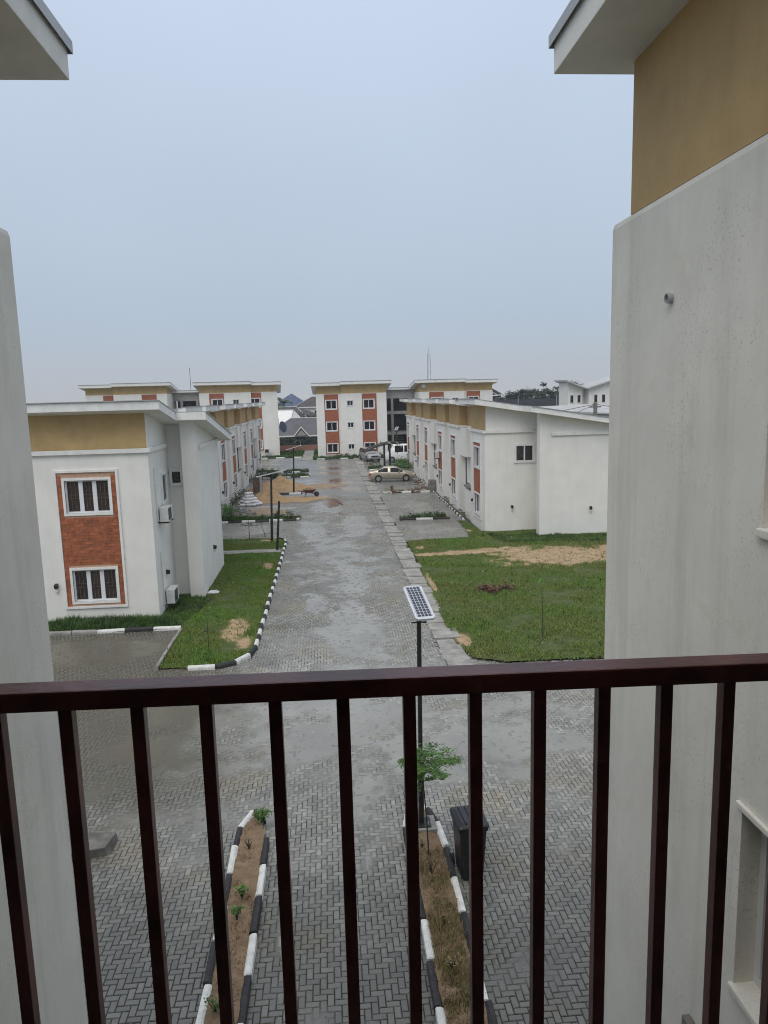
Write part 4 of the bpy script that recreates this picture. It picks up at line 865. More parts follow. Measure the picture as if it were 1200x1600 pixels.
for sx in (-1, 1):
    k = MB(); k.tube([(sx*.17, .36, .99), (sx*.17, .43, 1.0)], .02, 6); k.build('handle_arm', 'bin_plastic', ld)
    k = MB(); k.tube([(sx*.24, .27, .11), (sx*.30, .27, .11)], .11, 18); wh = k.build('wheel', 'rubber', BIN); k = MB(); k.tube([(sx*.235, .27, .11), (sx*.305, .27, .11)], .05, 12); k.build('hub', 'bin_plastic', wh)
k = MB(); k.tube([(-.3, .27, .11), (.3, .27, .11)], .014, 6); k.build('axle', 'galv', BIN)

# ---- plants
def leaf_quads(mb, c, n, r, size, flat=.5, dz=.5):
    for _ in range(n):
        p = Vector((random.gauss(0, 1), random.gauss(0, 1), random.gauss(0, flat))); p = c+p*r*.55
        d = Vector((random.gauss(0, 1), random.gauss(0, 1), random.gauss(0, dz))).normalized(); e = d.cross(Vector((random.gauss(0, .4), random.gauss(0, .4), 1))).normalized(); s = size*random.uniform(.6, 1.35)
        mb.poly([p-d*s, p+e*s*.42, p+d*s, p-e*s*.42])
def shrub(loc, r, h, label, n=90, size=.03, flower=0, group='small shrubs in the planting islands', mt='leaf'):
    root = empty('shrub', loc, 0, label, 'shrub', group); k = MB(); l = MB()
    for _ in range(7):
        a = random.uniform(0, 6.28); q = r*random.uniform(.3, .9); tip = Vector((math.cos(a)*q, math.sin(a)*q, h*random.uniform(.6, 1))); k.tube([(0, 0, -.02), tuple(tip*.5+Vector((0, 0, h*.1))), tuple(tip)], [.008, .006, .004], 5); leaf_quads(l, tip, n//7, r*.55, size, .7)
    k.build('stem', 'twig', root); l.build('foliage', mt, root)
    if flower:
        f = MB()
        for _ in range(flower): leaf_quads(f, Vector((-r*.75+random.gauss(0, .02), random.gauss(0, .03), h*.75)), 3, .02, .018)
        f.build('flowers', 'flower', root)
shrub((-1.58, 13.45, .1), .16, .24, 'bushy green shrub with red flowers at the tip of the bare island', 190, .034, 8)
shrub((-1.7, 11.25, .1), .10, .2, 'upright green seedling in the bare island, nearer the flowering shrub', 70, .035); shrub((-1.72, 10.72, .1), .11, .2, 'spreading green seedling in the middle of the bare island', 80, .033)
shrub((-1.72, 12.6, .1), .10, .18, 'thin wilted seedling close behind the flowering shrub in the island', 20, .02, mt='leaf_weed'); shrub((-1.74, 9.85, .1), .09, .16, 'dark wilted seedling in the bare island', 26, .02, mt='leaf_weed'); shrub((-1.8, 8.95, .1), .12, .2, 'leafy seedling at the balcony end of the bare island', 70, .03)
shrub((1.33, 13.25, .1), .12, .34, 'red-flowered shrub behind the lamp base', 50, .03, 8, mt='leaf_weed'); shrub((1.5, 11.5, .1), .13, .26, 'bare twiggy seedling beside the rubbish bin', 26, .018, mt='grass_dry'); shrub((1.52, 10.2, .1), .12, .2, 'small dry seedling midway along the lamp island', 26, .02, mt='grass_dry'); shrub((1.5, 9.35, .1), .13, .2, 'straggly dry seedling at the balcony end of the lamp island', 30, .02, mt='grass_dry')
shrub((1.42, 12.25, .1), .08, .14, 'little green sprout under the feathery sapling', 40, .022)
def sapling(loc, h, tiers, label, lean=0.0, size=.03, mt='leaf', r=.014, group='staked young saplings'):
    root = empty('sapling', loc, 0, label, 'sapling', group); k = MB(); l = MB()
    k.tube([(0, 0, -.05), (lean*.35, 0, h*.4), (lean*.8, .01, h*.75), (lean, 0, h)], [r, r*.85, r*.6, r*.35], 7)
    for (z, ln, nb, nl, bias) in tiers:
        for b in range(nb):
            a = 2*math.pi*b/nb+random.uniform(-.3, .3); q = ln*(1+bias*math.cos(a))*random.uniform(.75, 1.15); st = Vector((lean*z/h, 0, z)); rise = random.uniform(.02, .14)
            en = st+Vector((math.cos(a)*q, math.sin(a)*q, q*rise)); k.tube([tuple(st), tuple((st+en)/2+Vector((0, 0, q*.06))), tuple(en)], [r*.4, r*.3, r*.15], 5)
            for i in range(nl):
                t = random.uniform(.25, 1.05); p = st.lerp(en, t)+Vector((0, 0, .03)); sd_ = Vector((-math.sin(a), math.cos(a), 0))*random.gauss(0, q*.12); leaf_quads(l, p+sd_, 1, .03, size, .2, .15)
    k.build('trunk', 'twig', root); l.build('crown', mt, root)
sapling((1.52, 12.05, .1), 1.95, [(1.40, .40, 3, 90, -.5), (1.62, .60, 7, 270, .3), (1.74, .52, 6, 220, .4), (1.86, .26, 4, 100, .1)], 'feathery layered sapling before the lamp pole', lean=-.1)
sapling((-4.12, 23.5, .05), 1.35, [(.8, .22, 3, 14, 0), (.72, .28, 3, 10, 0)], 'thin sapling on the left lawn near the bare soil patch', size=.04, mt='leaf_weed')
sapling((6.93, 23.4, .05), 2.0, [(1.3, .2, 2, 5, 0), (1.92, .42, 4, 16, .3)], 'lanky sapling on the right lawn', lean=-.04, size=.045, mt='leaf')
sapling((6.55, 22.75, .05), .5, [(.3, .55, 2, 6, .3)], 'fallen twiggy sapling beside the lanky one', lean=.5, size=.03, mt='leaf_weed')
sapling((-4.92, 44.2, 0), 1.1, [(.75, .55, 5, 14, 0), (.9, .3, 3, 8, 0)], 'small spreading sapling at the end of the left lawn beyond the path', size=.07, mt='leaf_weed', r=.025)
sapling((-4.0, 44.6, 0), 1.0, [(.85, .45, 4, 10, -.5)], 'leaning spindly sapling by the parking bay before the weedy strip', lean=-.3, size=.06, mt='leaf_weed', r=.02)
def weeds(name, pts, label, r, h, n, size, mt='leaf_weed', cat='weed'):
    root = empty(name, pts[0], 0, label, cat); l = MB(); o = Vector(pts[0])
    for p in pts:
        for _ in range(5): leaf_quads(l, Vector(p)-o+Vector((random.gauss(0, r*.4), random.gauss(0, r*.4), h*random.uniform(.25, .8))), n//5, r*.7, size, .6)
    l.build('foliage', mt, root)
weeds('weed_clump', [(6.6, 48.9, .1), (5.7, 48.95, .05), (7.3, 48.9, .05)], 'dark weeds in the strip between the empty parking bays', .45, .45, 160, .07)
weeds('weed_clump', [(-3.6, 50.9, .1), (-2.9, 50.8, .1)], 'dark tufts at the kerb tip before the brush heap', .35, .7, 120, .08); weeds('weed_clump', [(-7.4, 52.0, 0), (-7.2, 53.4, 0), (-7.0, 50.8, 0)], 'dense green weeds against the wall behind the brush heap', .6, 1.0, 260, .09, 'leaf')
weeds('weed_clump', [(-7.3, 56.5, 0), (-7.4, 60.5, 0), (-7.6, 63, 0)], 'green weeds along the wall beside the sacks', .55, .7, 200, .09); weeds('weed_clump', [(-7.2, 76, 0), (-6.2, 78.8, 0), (-7.3, 82, 0), (-5.5, 77.6, 0)], 'green weeds behind the dark panel and large sand heap', .9, .8, 260, .12)
weeds('bush', [(8.6, 84.5, 0), (8.3, 82.6, 0), (8.8, 80.5, 0)], 'leafy bush beside the gold sedan and the house corner', .9, 1.5, 420, .11, 'leaf', 'bush'); weeds('weed_clump', [(5.0, 84.6, 0), (5.6, 85.2, 0)], 'low weeds before the silver car', .5, .9, 140, .1); weeds('weed_clump', [(4.9, 63.4, .1)], 'yellowish tuft at the tip of the rubble strip', .4, .5, 140, .06, 'grass_blade')
weeds('hedge', [(x, 103.0, 0) for x in (1.5, 2.6, 3.8, 5.0, 6.2, 7.2)], 'low dark hedge along the foot of the tall end block', .5, .55, 160, .1, 'leaf_weed', 'hedge'); weeds('brown_grass_heap', [(6.7, 29.5, .05), (7.3, 29.8, .05), (6.3, 29.9, .05)], 'heap of dead brown cuttings lying on the right lawn', .32, .22, 170, .07, 'rust', 'cuttings')
weeds('weed_clump', [(x, y, 0) for x, y in ((8.95, 48.2), (9.0, 50.5), (8.95, 53.5), (9.0, 57))], 'weeds along the kerb at the house fronts by the empty bays', .3, .35, 90, .06)

# ---- concrete block on the forecourt
m = MB(); m.hexa([(-.62, -.38, 0), (.38, -.18, 0), (.46, .3, 0), (-.6, .42, 0), (-.6, -.4, .2), (.36, -.2, .2), (.44, .28, .2), (-.58, .4, .2)]); tag(m.build('concrete_block', 'raw_concrete', bevel=.02, loc=(-4.72, 13.02, -.02)), 'loose grey concrete block lying on the forecourt paving', 'block')
m = MB(); stack(m, [ringr(.22, .16, 0, .1), ringr(.25, .18, .05, .1), ringr(.15, .1, .12, .06)]); tag(m.build('plastic_bag', 'bag', loc=(-5.15, 31.35, .06)), 'crumpled white plastic bag on the grass by the corner pier', 'bag')

# ---- sand, sacks, brush, rubble
def heap(name, cx, cy, rx, ry, h, m_, label, seed, pw=1.3, z0=0.0):
    n = 46; m = MB()
    for j in range(n+1):
        for i in range(n+1):
            x, y = -1.25+2.5*i/n, -1.25+2.5*j/n; a = math.atan2(y, x); q = math.hypot(x, y)/(1+.28*noise.noise(Vector((math.cos(a)*1.4, math.sin(a)*1.4, seed))))
            z = h*max(0, 1-q)**pw*(1+.4*fbm(x, y, 2, 4, seed))+((.09*fbm(x, y, 5, 4, seed)*min(1, (1-q)*4)) if q < 1 else -.05); m.v.append((x*rx, y*ry, z0+z-.01))
    for j in range(n):
        for i in range(n): k = j*(n+1)+i; m.f.append((k, k+1, k+n+2, k+n+1))
    return tag(m.build(name, m_, smooth=True, loc=(cx, cy, 0)), label, 'sand heap')
heap('sand_heap', -4.8, 69.2, 2.9, 3.2, 1.3, 'sand', 'tall brown heap of building sand behind the lamp between the strips', 4, 1.15)
heap('sand_heap', -5.2, 62.2, 1.7, 1.9, .95, 'sand', 'lower yellow heap of building sand beside the sacks', 8, 1.2)
m = MB(); m.poly(blob(-3.2, 60.9, 2.5, 1.9, .012, 2.2, 90, .55)); tag(m.build('sand_spill', 'sand'), 'thin yellow sand spilled over the paving beside the wheelbarrow', 'sand', kind='structure')
m = MB(); m.poly(blob(-1.0, 70.0, 2.6, 2.0, -.005, 5.2, 90, .55)); tag(m.build('sand_spill', 'sand_wet'), 'washed brown sand spread onto the road past the large heap', 'sand', kind='structure')
m = MB(); m.poly(blob(-5.2, 54.6, 2.0, 2.0, .009, 7.2, 90, .55)); tag(m.build('sand_spill', 'sand_wet'), 'reddish mud smeared on the paving between brush heap and sacks', 'mud', kind='structure')
for k, (x, y, z, rz) in enumerate([(-6.9, 58.2, .1, .2), (-6.2, 58.1, .1, -.3), (-5.7, 58.6, .1, .8), (-6.6, 58.8, .1, 1.2), (-5.9, 59.3, .1, .1), (-7.0, 59.4, .1, .5), (-6.5, 58.4, .29, 1.0), (-6.0, 58.7, .29, -.2), (-6.8, 59.0, .29, .3), (-6.2, 59.3, .29, .9), (-6.5, 58.8, .48, -.4), (-6.15, 59.0, .48, .7), (-6.7, 59.3, .48, 1.4), (-6.4, 59.1, .67, .2), (-6.5, 59.4, .86, .9)]):
    m = MB(); stack(m, [ringr(.30, .17, -.09, .06), ringr(.36, .22, -.03, .08), ringr(.36, .22, .03, .08), ringr(.28, .16, .10, .06)]); o = m.build('sack', 'bag', loc=(x, y, z), smooth=True, rz=rz); o.rotation_euler.x = random.uniform(-.12, .12)
    tag(o, 'white sack in the pile beside the yellow sand heap', 'sack', 'white sacks piled by the wall')
BR = empty('brush_heap', (-6.6, 53.4, 0), 0, 'grey heap of cut brush and stones before the terrace', 'brush heap'); k = MB(); l = MB()
for _ in range(240):
    a = random.uniform(0, 6.28); q = 1.15*math.sqrt(random.random()); z = .9*(1-q/1.3)*random.random(); d = Vector((random.gauss(0, 1), random.gauss(0, 1), random.gauss(0, .35))).normalized()*random.uniform(.15, .45); p = Vector((math.cos(a)*q, math.sin(a)*q*.8, z)); k.tube([tuple(p-d), tuple(p+d)], .018, 4)
for _ in range(130):
    a = random.uniform(0, 6.28); q = 1.2*math.sqrt(random.random()); z = .75*(1-q/1.3)*random.random(); s = random.uniform(.05, .13); p = Vector((math.cos(a)*q, math.sin(a)*q*.8, z)); l.hexa([tuple(p+Vector((x*s*random.uniform(.6, 1), y*s*random.uniform(.6, 1), zz*s*.6))) for zz in (0, 1) for x, y in ((-1, -1), (1, -1), (1, 1), (-1, 1))])
tag(k.build('sticks', 'rubble', BR), kind='stuff'); tag(l.build('stones', 'rubble', BR), kind='stuff')
def rubble(name, pts, label, n, s0, s1, sp):
    root = empty(name, pts[0], 0, label, 'rubble'); o = Vector(pts[0]); l = MB(); k = MB()
    for p in pts:
        for _ in range(n):
            q = Vector(p)-o+Vector((random.gauss(0, sp), random.gauss(0, sp), 0)); s = random.uniform(s0, s1); A = Matrix.Rotation(random.uniform(0, 6.28), 3, 'Z') @ Matrix.Rotation(random.gauss(0, .3), 3, 'X')
            l.hexa([tuple(q+A @ Vector((x*s, y*s*.55, zz*s*.5))) for zz in (0, 1) for x, y in ((-1, -1), (1, -1), (1, 1), (-1, 1))])
        for _ in range(4):
            q = Vector(p)-o+Vector((random.gauss(0, sp), random.gauss(0, sp), .1)); d = Vector((random.gauss(0, 1), random.gauss(0, .4), random.gauss(0, .12)))*.45; k.tube([tuple(q-d), tuple(q+d)], .03, 4)
    tag(l.build('stones', 'rubble', root), kind='stuff'); tag(k.build('timber', 'wood', root), kind='stuff')
rubble('rubble_heap', [(5.4, 63.3, .06), (6.2, 63.4, .06), (7.2, 63.3, .06)], 'scrap timber and stones on the strip between bays', 9, .06, .2, .3)
rubble('rubble_heap', [(8.4, 65.0, 0), (8.6, 66.5, 0), (8.5, 68.5, 0), (8.7, 70.2, 0)], 'broken red-brown rubble along the foot of the terrace by the sedan', 16, .06, .2, .3)
m = MB(); m.box(-.12, .12, -.12, .12, -.05, .62); tag(m.build('broken_post', 'wood', loc=(5.35, 63.3, 0)), 'short upright timber stub on the rubble strip', 'post')
m = MB(); m.hexa([(0, 0, 0), (.9, 0, 0), (.9, 1.1, 0), (0, 1.1, 0), (.1, .1, .95), (.8, .1, .95), (.8, 1.0, .95), (.1, 1.0, .95)]); tag(m.build('plinth_block', 'raw_concrete', loc=(8.55, 63.0, 0)), 'grey concrete plinth at the terrace corner by the rubble', 'plinth')
DP = empty('water_tank', (-6.55, 67.2, 0), 0, 'dark square panel standing beside the terrace wall', 'panel'); m = MB(); m.box(-.3, .3, -.6, .6, 0, 1.35); m.build('body', 'black_metal', DP, bevel=.02); m = MB(); m.box(.3, .42, -.62, .62, 0, 1.4); m.build('edge_board', 'galv', DP); m = MB(); m.box(-.32, .28, -.62, -.60, .05, 1.3); m.build('front_panel', 'wood', DP)
DP.name = 'dark_panel'
# wheelbarrow
WB = empty('wheelbarrow', (-1.75, 62.6, 0), R(10), 'rusty wheelbarrow with its wheel towards the road', 'wheelbarrow')
k = MB(); k.hexa([(-.35, -.2, .33), (.3, -.2, .33), (.3, .2, .33), (-.35, .2, .33), (-.55, -.36, .62), (.55, -.36, .62), (.55, .36, .62), (-.55, .36, .62)]); k.build('tray', 'rust', WB); k = MB(); stack(k, [ringr(.45, .28, .60, .15), ringr(.3, .18, .72, .1), ringr(.1, .08, .78, .05)]); k.build('load', 'soil', WB)
k = MB(); k.tube([(.62, -.06, .2), (.62, .06, .2)], .21, 18); tw = k.build('wheel', 'rubber', WB); k = MB(); k.tube([(.62, -.07, .2), (.62, .07, .2)], .09, 12); k.build('rim', 'rust', tw)
for sy in (-1, 1): k = MB(); k.tube([(.62, sy*.1, .2), (.1, sy*.22, .33), (-.95, sy*.3, .55)], .022, 6); k.build('handle', 'rust', WB); k = MB(); k.tube([(-.28, sy*.22, .34), (-.36, sy*.25, 0)], .022, 6); k.build('leg', 'rust', WB)

# ---- vehicles
def vehicle(name, loc, rz, label, cat, prof, hw, belt, paint, wheels, wr, cabin, zb=.24, glassx=None, hwtop=.74, nose=.86):
    """prof: list of (x, top z); belt: list of (x, belt z); cabin = (x0, x1) of the greenhouse on its top line"""
    root = empty(name, loc, rz, label, cat)
    itp = lambda L_, x: float(np.interp(x, [p[0] for p in L_], [p[1] for p in L_])); xs = sorted({round(p[0], 3) for p in prof} | set(np.round(np.linspace(prof[0][0], prof[-1][0], 40), 3))); S = []; x0, x1 = prof[0][0], prof[-1][0]
    for x in xs:
        zt = itp(prof, x); zbel = min(itp(belt, x), zt-.01); e = min(x-x0, x1-x); hwx = hw*(nose+(1-nose)*min(1, math.sqrt(max(0, e)/.55))); r = max(0, min(1, (zt-zbel)/.45)); ht = hwx*(1-(1-hwtop)*r)
        zz = zb+(.12*(1-min(1, e/.3)))
        S.append([(0, zz), (hwx*.88, zz), (hwx*.985, zz+.12), (hwx, zz+.32), (hwx*.99, zbel-.06), (hwx*.96, zbel), (ht+.03*r, zt-.055*r-.004), (ht*.86, zt-.015*r), (0, zt+.03)])
    m = MB(); n = len(S[0])
    for sy in (1, -1):
        i = len(m.v)
        for x, s in zip(xs, S): m.v += [(x, sy*p[0], p[1]) for p in s]
        for a in range(len(xs)-1):
            for j in range(n-1): m.f.append((i+a*n+j, i+a*n+j+1, i+(a+1)*n+j+1, i+(a+1)*n+j))
        m.f.append(tuple(i+j for j in range(n))); m.f.append(tuple(i+(len(xs)-1)*n+j for j in range(n)))
    bo = m.build('body', paint, root, smooth=False, fix=True)
    me = bo.data; b = bmesh.new(); b.from_mesh(me); bmesh.ops.remove_doubles(b, verts=b.verts, dist=.0005); bmesh.ops.recalc_face_normals(b, faces=b.faces); b.to_mesh(me); b.free(); me.polygons.foreach_set('use_smooth', [True]*len(me.polygons))
    # glass: side windows, front and rear screens, laid just proud of the body
    def pt(k, j, t, sy, off):           # point on section k between points j and j+1
        a, c = S[k][j], S[k][j+1]; return (xs[k], sy*(a[0]+(c[0]-a[0])*t+off), a[1]+(c[1]-a[1])*t+off*.2)
    for (g0, g1) in glassx or ():
        ks = [k for k, x in enumerate(xs) if g0 <= x <= g1]
        for sy in (1, -1):
            q = MB()
            for a, c in zip(ks, ks[1:]): q.poly([pt(a, 5, .08, sy, .006), pt(c, 5, .08, sy, .006), pt(c, 5, .90, sy, .006), pt(a, 5, .90, sy, .006)])
            q.build('side_window', 'glass', bo)
    for (g0, g1) in cabin:
        ks = [k for k, x in enumerate(xs) if g0 <= x <= g1]; q = MB()
        for a, c in zip(ks, ks[1:]):
            for sy in (1, -1):
                for j0 in (6, 7): q.poly([(xs[a], sy*S[a][j0][0]*.98, S[a][j0][1]+.012), (xs[c], sy*S[c][j0][0]*.98, S[c][j0][1]+.012), (xs[c], sy*S[c][j0+1][0]*.98, S[c][j0+1][1]+.012), (xs[a], sy*S[a][j0+1][0]*.98, S[a][j0+1][1]+.012)])
        q.build('windscreen', 'glass', bo)
    for wx in wheels:
        for sy in (1, -1):
            y = sy*hw; k = MB(); k.tube([(wx, y-sy*.06, wr+.02), (wx, y+sy*.004, wr+.02)], wr*1.13, 24); k.build('wheel_arch', 'rubber', bo)
            k = MB(); k.tube([(wx, y-sy*.2, wr), (wx, y+sy*.018, wr)], wr, 24); wo = k.build('wheel', 'rubber', root)
            k = MB(); k.tube([(wx, y, wr), (wx, y+sy*.024, wr)], wr*.64, 20); ri = k.build('rim', 'rim', wo)
            for t in range(5):
                a = 2*math.pi*t/5+.3; k = MB(); c = Vector((wx+math.cos(a)*wr*.4, y+sy*.026, wr+math.sin(a)*wr*.4)); s = wr*.13; k.poly([tuple(c+Vector((s*math.cos(a+q), 0, s*math.sin(a+q)))) for q in (0, 1.57, 3.14, 4.71)]); k.build('rim_gap', 'black_metal', wo)
    return root, bo, S, xs
def lampbox(bo, name, mt, x0, x1, y, z0, z1, t=.16):
    for sy in (1, -1): k = MB(); a, b = sorted((sy*(y-t), sy*y)); k.box(x0, x1, a, b, z0, z1); k.build(name, mt, bo, bevel=.015)
# gold sedan, nose towards the terrace
prof = [(-2.3, .92), (-2.2, 1.0), (-1.85, 1.05), (-1.65, 1.08), (-.85, 1.42), (-.3, 1.47), (.2, 1.46), (.5, 1.40), (1.25, 1.02), (1.4, .97), (1.9, .87), (2.2, .76), (2.32, .62)]
belt = [(-2.3, .84), (-1.7, .95), (-1.0, .92), (.9, .87), (1.3, .86), (2.32, .6)]
car, cb, CS, CX = vehicle('parked_car', (6.15, 72.4, 0), R(-3), 'gold saloon car parked nose-in beside the right terrace', 'car', prof, .88, belt, 'car_gold', (-1.35, 1.36), .32, ((-1.5, -.8), (.52, 1.16)), glassx=((-1.42, -.34), (-.26, 1.02)))
lampbox(cb, 'headlight', 'lamp_clear', 1.98, 2.2, .84, .62, .74, .2); lampbox(cb, 'taillight', 'tail_red', -2.29, -2.08, .86, .72, .86, .2)
for sy in (1, -1): k = MB(); a, b = sorted((sy*.86, sy*1.03)); k.box(.62, .74, a, b, .93, 1.05); k.build('wing_mirror', 'car_gold', cb, bevel=.02)
for sy in (1, -1):
    k = MB(); a, b = sorted((sy*.872, sy*.888)); k.box(-.02, .12, a, b, .80, .83); k.box(-1.0, -.86, a, b, .82, .85); k.build('door_handle', 'alu', cb)
    k = MB(); k.box(-.325, -.305, a, b, .33, .92); k.build('door_seam', 'black_metal', cb)
# silver car facing the viewer, in front of the far block
prof2 = [(-2.3, 1.0), (-2.2, 1.55), (-1.9, 1.68), (-.6, 1.72), (.2, 1.70), (.55, 1.6), (1.15, 1.12), (1.4, 1.06), (2.0, .98), (2.25, .86), (2.32, .7)]
belt2 = [(-2.3, .95), (-1.9, 1.1), (1.0, 1.03), (1.3, 1.0), (2.32, .65)]
sv, sb, _, _ = vehicle('parked_car', (5.35, 97.0, 0), R(-76), 'silver estate car facing down the road under the carport end', 'car', prof2, .9, belt2, 'car_silver', (-1.4, 1.4), .35, ((-2.28, -2.15), (.58, 1.12)), glassx=((-2.1, -.75), (-.65, .95)))
lampbox(sb, 'headlight', 'lamp_clear', 2.1, 2.29, .84, .70, .84, .26); k = MB(); k.box(2.24, 2.33, -.45, .45, .6, .76); k.build('grille', 'black_metal', sb, bevel=.01); k = MB(); k.box(2.2, 2.36, -.8, .8, .36, .52); k.build('bumper', 'car_silver', sb, bevel=.03)
# white minibus facing left
prof3 = [(-2.6, 1.6), (-2.5, 2.15), (-2.2, 2.28), (1.2, 2.28), (1.5, 2.2), (2.15, 1.25), (2.3, 1.15), (2.55, 1.0), (2.6, .8)]
belt3 = [(-2.6, 1.25), (1.6, 1.22), (2.2, 1.1), (2.6, .75)]
mv, vb, _, _ = vehicle('minibus', (9.6, 93.4, 0), R(178), 'white minibus partly hidden by the right terrace', 'minibus', prof3, .92, belt3, 'car_white', (-1.6, 1.65), .36, ((1.52, 2.12),), glassx=((-2.35, -1.2), (-1.1, .1), (.2, 1.3)), hwtop=.88)
lampbox(vb, 'headlight', 'lamp_clear', 2.4, 2.58, .86, .72, .9, .25)
# ---- dark carport frame
CP = empty('carport', (6.6, 86.6, 0), 0, 'bare dark steel carport frame with bent roof ribs', 'carport')
for x, y, h in ((-.06, .2, 2.75), (.7, 1.6, 2.5)): k = MB(); k.box(x-.11, x+.11, y-.11, y+.11, -.05, h); k.build('post', 'black_metal', CP)
for y, dzv in ((.2, 0), (1.6, -.25), (3.2, -.1)):
    k = MB(); k.tube([(-2.2, y, 2.0+dzv), (-1.2, y, 2.45+dzv), (-.06, y, 2.78+dzv), (.9, y, 2.95+dzv), (2.0, y, 2.86+dzv)], .075, 6); k.build('rib', 'black_metal', CP)
for x, z in ((-2.2, 2.0), (-.06, 2.72), (2.0, 2.8)): k = MB(); k.tube([(x, .1, z), (x, 3.3, z-.12)], .05, 6); k.build('purlin', 'black_metal', CP)
for x in (.4, 1.3): k = MB(); k.tube([(x, .2, 2.95), (x+.35, 0, 2.75), (x+.7, -.2, 2.3)], .04, 5); k.build('loose_strip', 'galv', CP)

# ================================================================== BEYOND THE ESTATE
m = MB(); m.box(-9.5, -1.2, 119.4, 119.7, -.1, .9); tag(m.build('boundary_wall', 'pink_wall'), 'low reddish boundary wall behind the far path', 'wall')
HG = empty('hedge', (-5, 120.6, 0), 0, 'dark clipped hedge behind the reddish boundary wall', 'hedge'); l = MB()
for _ in range(60): leaf_quads(l, Vector((random.uniform(-4.5, 4), random.gauss(0, .3), random.uniform(.8, 2.0))), 22, .5, .16)
l.build('foliage', 'leaf_far', HG)
def hip_house(name, loc, w, d, eave, ridge, label, roof, wall='plaster', base=-6, rz=0, gable=None, hip=.45, win=4):
    root = empty(name, loc, rz, label, 'house'); m = MB(); m.box(-w/2+.5, w/2-.5, .5, d-.5, base, eave); m.build('wall', wall, root)
    a = w*hip; rk = MB(); A, B, C_, D = (-w/2, 0, eave), (w/2, 0, eave), (w/2, d, eave), (-w/2, d, eave); E_, F_ = (-w/2+a, d/2, ridge), (w/2-a, d/2, ridge)
    rk.poly([A, B, F_, E_]); rk.poly([C_, D, E_, F_]); rk.poly([B, C_, F_]); rk.poly([D, A, E_]); rk.poly([A, B, C_, D]); ro = rk.build('roof', roof, root)
    f = MB(); f.box(-w/2-.05, w/2+.05, -.08, .0, eave-.22, eave+.02); f.build('fascia', 'trim', ro)
    r_ = MB(); r_.tube([A, E_, F_, B], .1, 5); r_.build('ridge_cap', 'galv', ro)
    for k in range(win):
        x = -w/2+1.4+(w-2.8)*k/max(1, win-1); q = MB(); q.box(x-.5, x+.5, .42, .52, eave-2.0, eave-.8); wo = q.build('window', 'upvc', root); q = MB(); q.box(x-.42, x+.42, .40, .43, eave-1.93, eave-.87); q.build('pane', 'glass', wo)
    if gable:
        gx, gw, gh = gable; g = MB(); g.prism([(gx-gw, -.9, eave-.1), (gx+gw, -.9, eave-.1), (gx, -.9, eave+gh)], [(gx-gw, d*.4, eave-.1), (gx+gw, d*.4, eave-.1), (gx, d*.4, eave+gh)]); g.build('porch_gable', roof, root)
        g = MB(); g.prism([(gx-gw*.75, -.93, eave), (gx+gw*.75, -.93, eave), (gx, -.93, eave+gh*.72)], [(gx-gw*.75, -.91, eave), (gx+gw*.75, -.91, eave), (gx, -.91, eave+gh*.72)]); g.build('gable_panel', 'link_wall', root)
        for sx in (-1, 1): g = MB(); g.tube([(gx+sx*gw, -1, eave-.05), (gx, -1, eave+gh+.08)], .09, 5); g.build('gable_trim', 'trim', root)
    return root
hip_house('house', (-3.2, 129, 0), 15, 10, 2.0, 4.85, 'low dark-walled bungalow with grey sheet roof and small porch gable', 'grey_roof', 'dark_void', -1, gable=(-1.3, 1.25, 1.4), hip=.28)
hip_house('house', (-9.0, 190, 0), 11, 12, 6.2, 9.6, 'distant house with steep blue pyramid roof', 'blue_roof', 'plaster', hip=.48)
hip_house('house', (-2.5, 180, 0), 11, 10, 6.3, 8.7, 'distant two-storey house with dark hipped roof beside the blue roof', 'brown_roof', 'plaster', hip=.4, win=5)
hip_house('house', (-11.0, 158, 0), 15, 9, 4.4, 6.6, 'distant house with dark tiled roof below the palm', 'brown_roof', 'plaster', hip=.3, rz=R(-24))
hip_house('house', (-14.5, 143, 0), 17, 8, 2.6, 6.2, 'house with pale sloping sheet roof behind the satellite dish', 'trim', 'plaster', hip=.08, rz=R(-30))
hip_house('house', (33.5, 158, 0), 6, 8, 8.0, 10.0, 'distant dark pyramid-roofed house beside the tall end block', 'dark_roof', 'dark_void', hip=.48); hip_house('house', (41, 190, 0), 9, 9, 8.0, 11.0, 'distant spired dark roof showing above the trees', 'dark_roof', 'dark_void', hip=.46)
# long dark shed roof
SH = empty('shed', (42, 140, 0), R(-4), 'long low shed with a dark grey sheet roof before the trees', 'shed'); m = MB(); m.box(-13, 13, 1, 15, -.1, 4.6); m.build('wall', 'dark_void', SH); m = MB(); m.prism([(-13.5, 0, 4.6), (-13.5, 16, 4.6), (-13.5, 12, 7.0)], [(13.5, 0, 4.6), (13.5, 16, 4.6), (13.5, 12, 7.0)]); m.build('roof', 'dark_roof', SH)
for x in (-5, 2.5): m = MB(); m.tube([(x, 3, 5.5), (x, 3, 7.6)], .06, 5); m.build('vent_pipe', 'galv', SH)
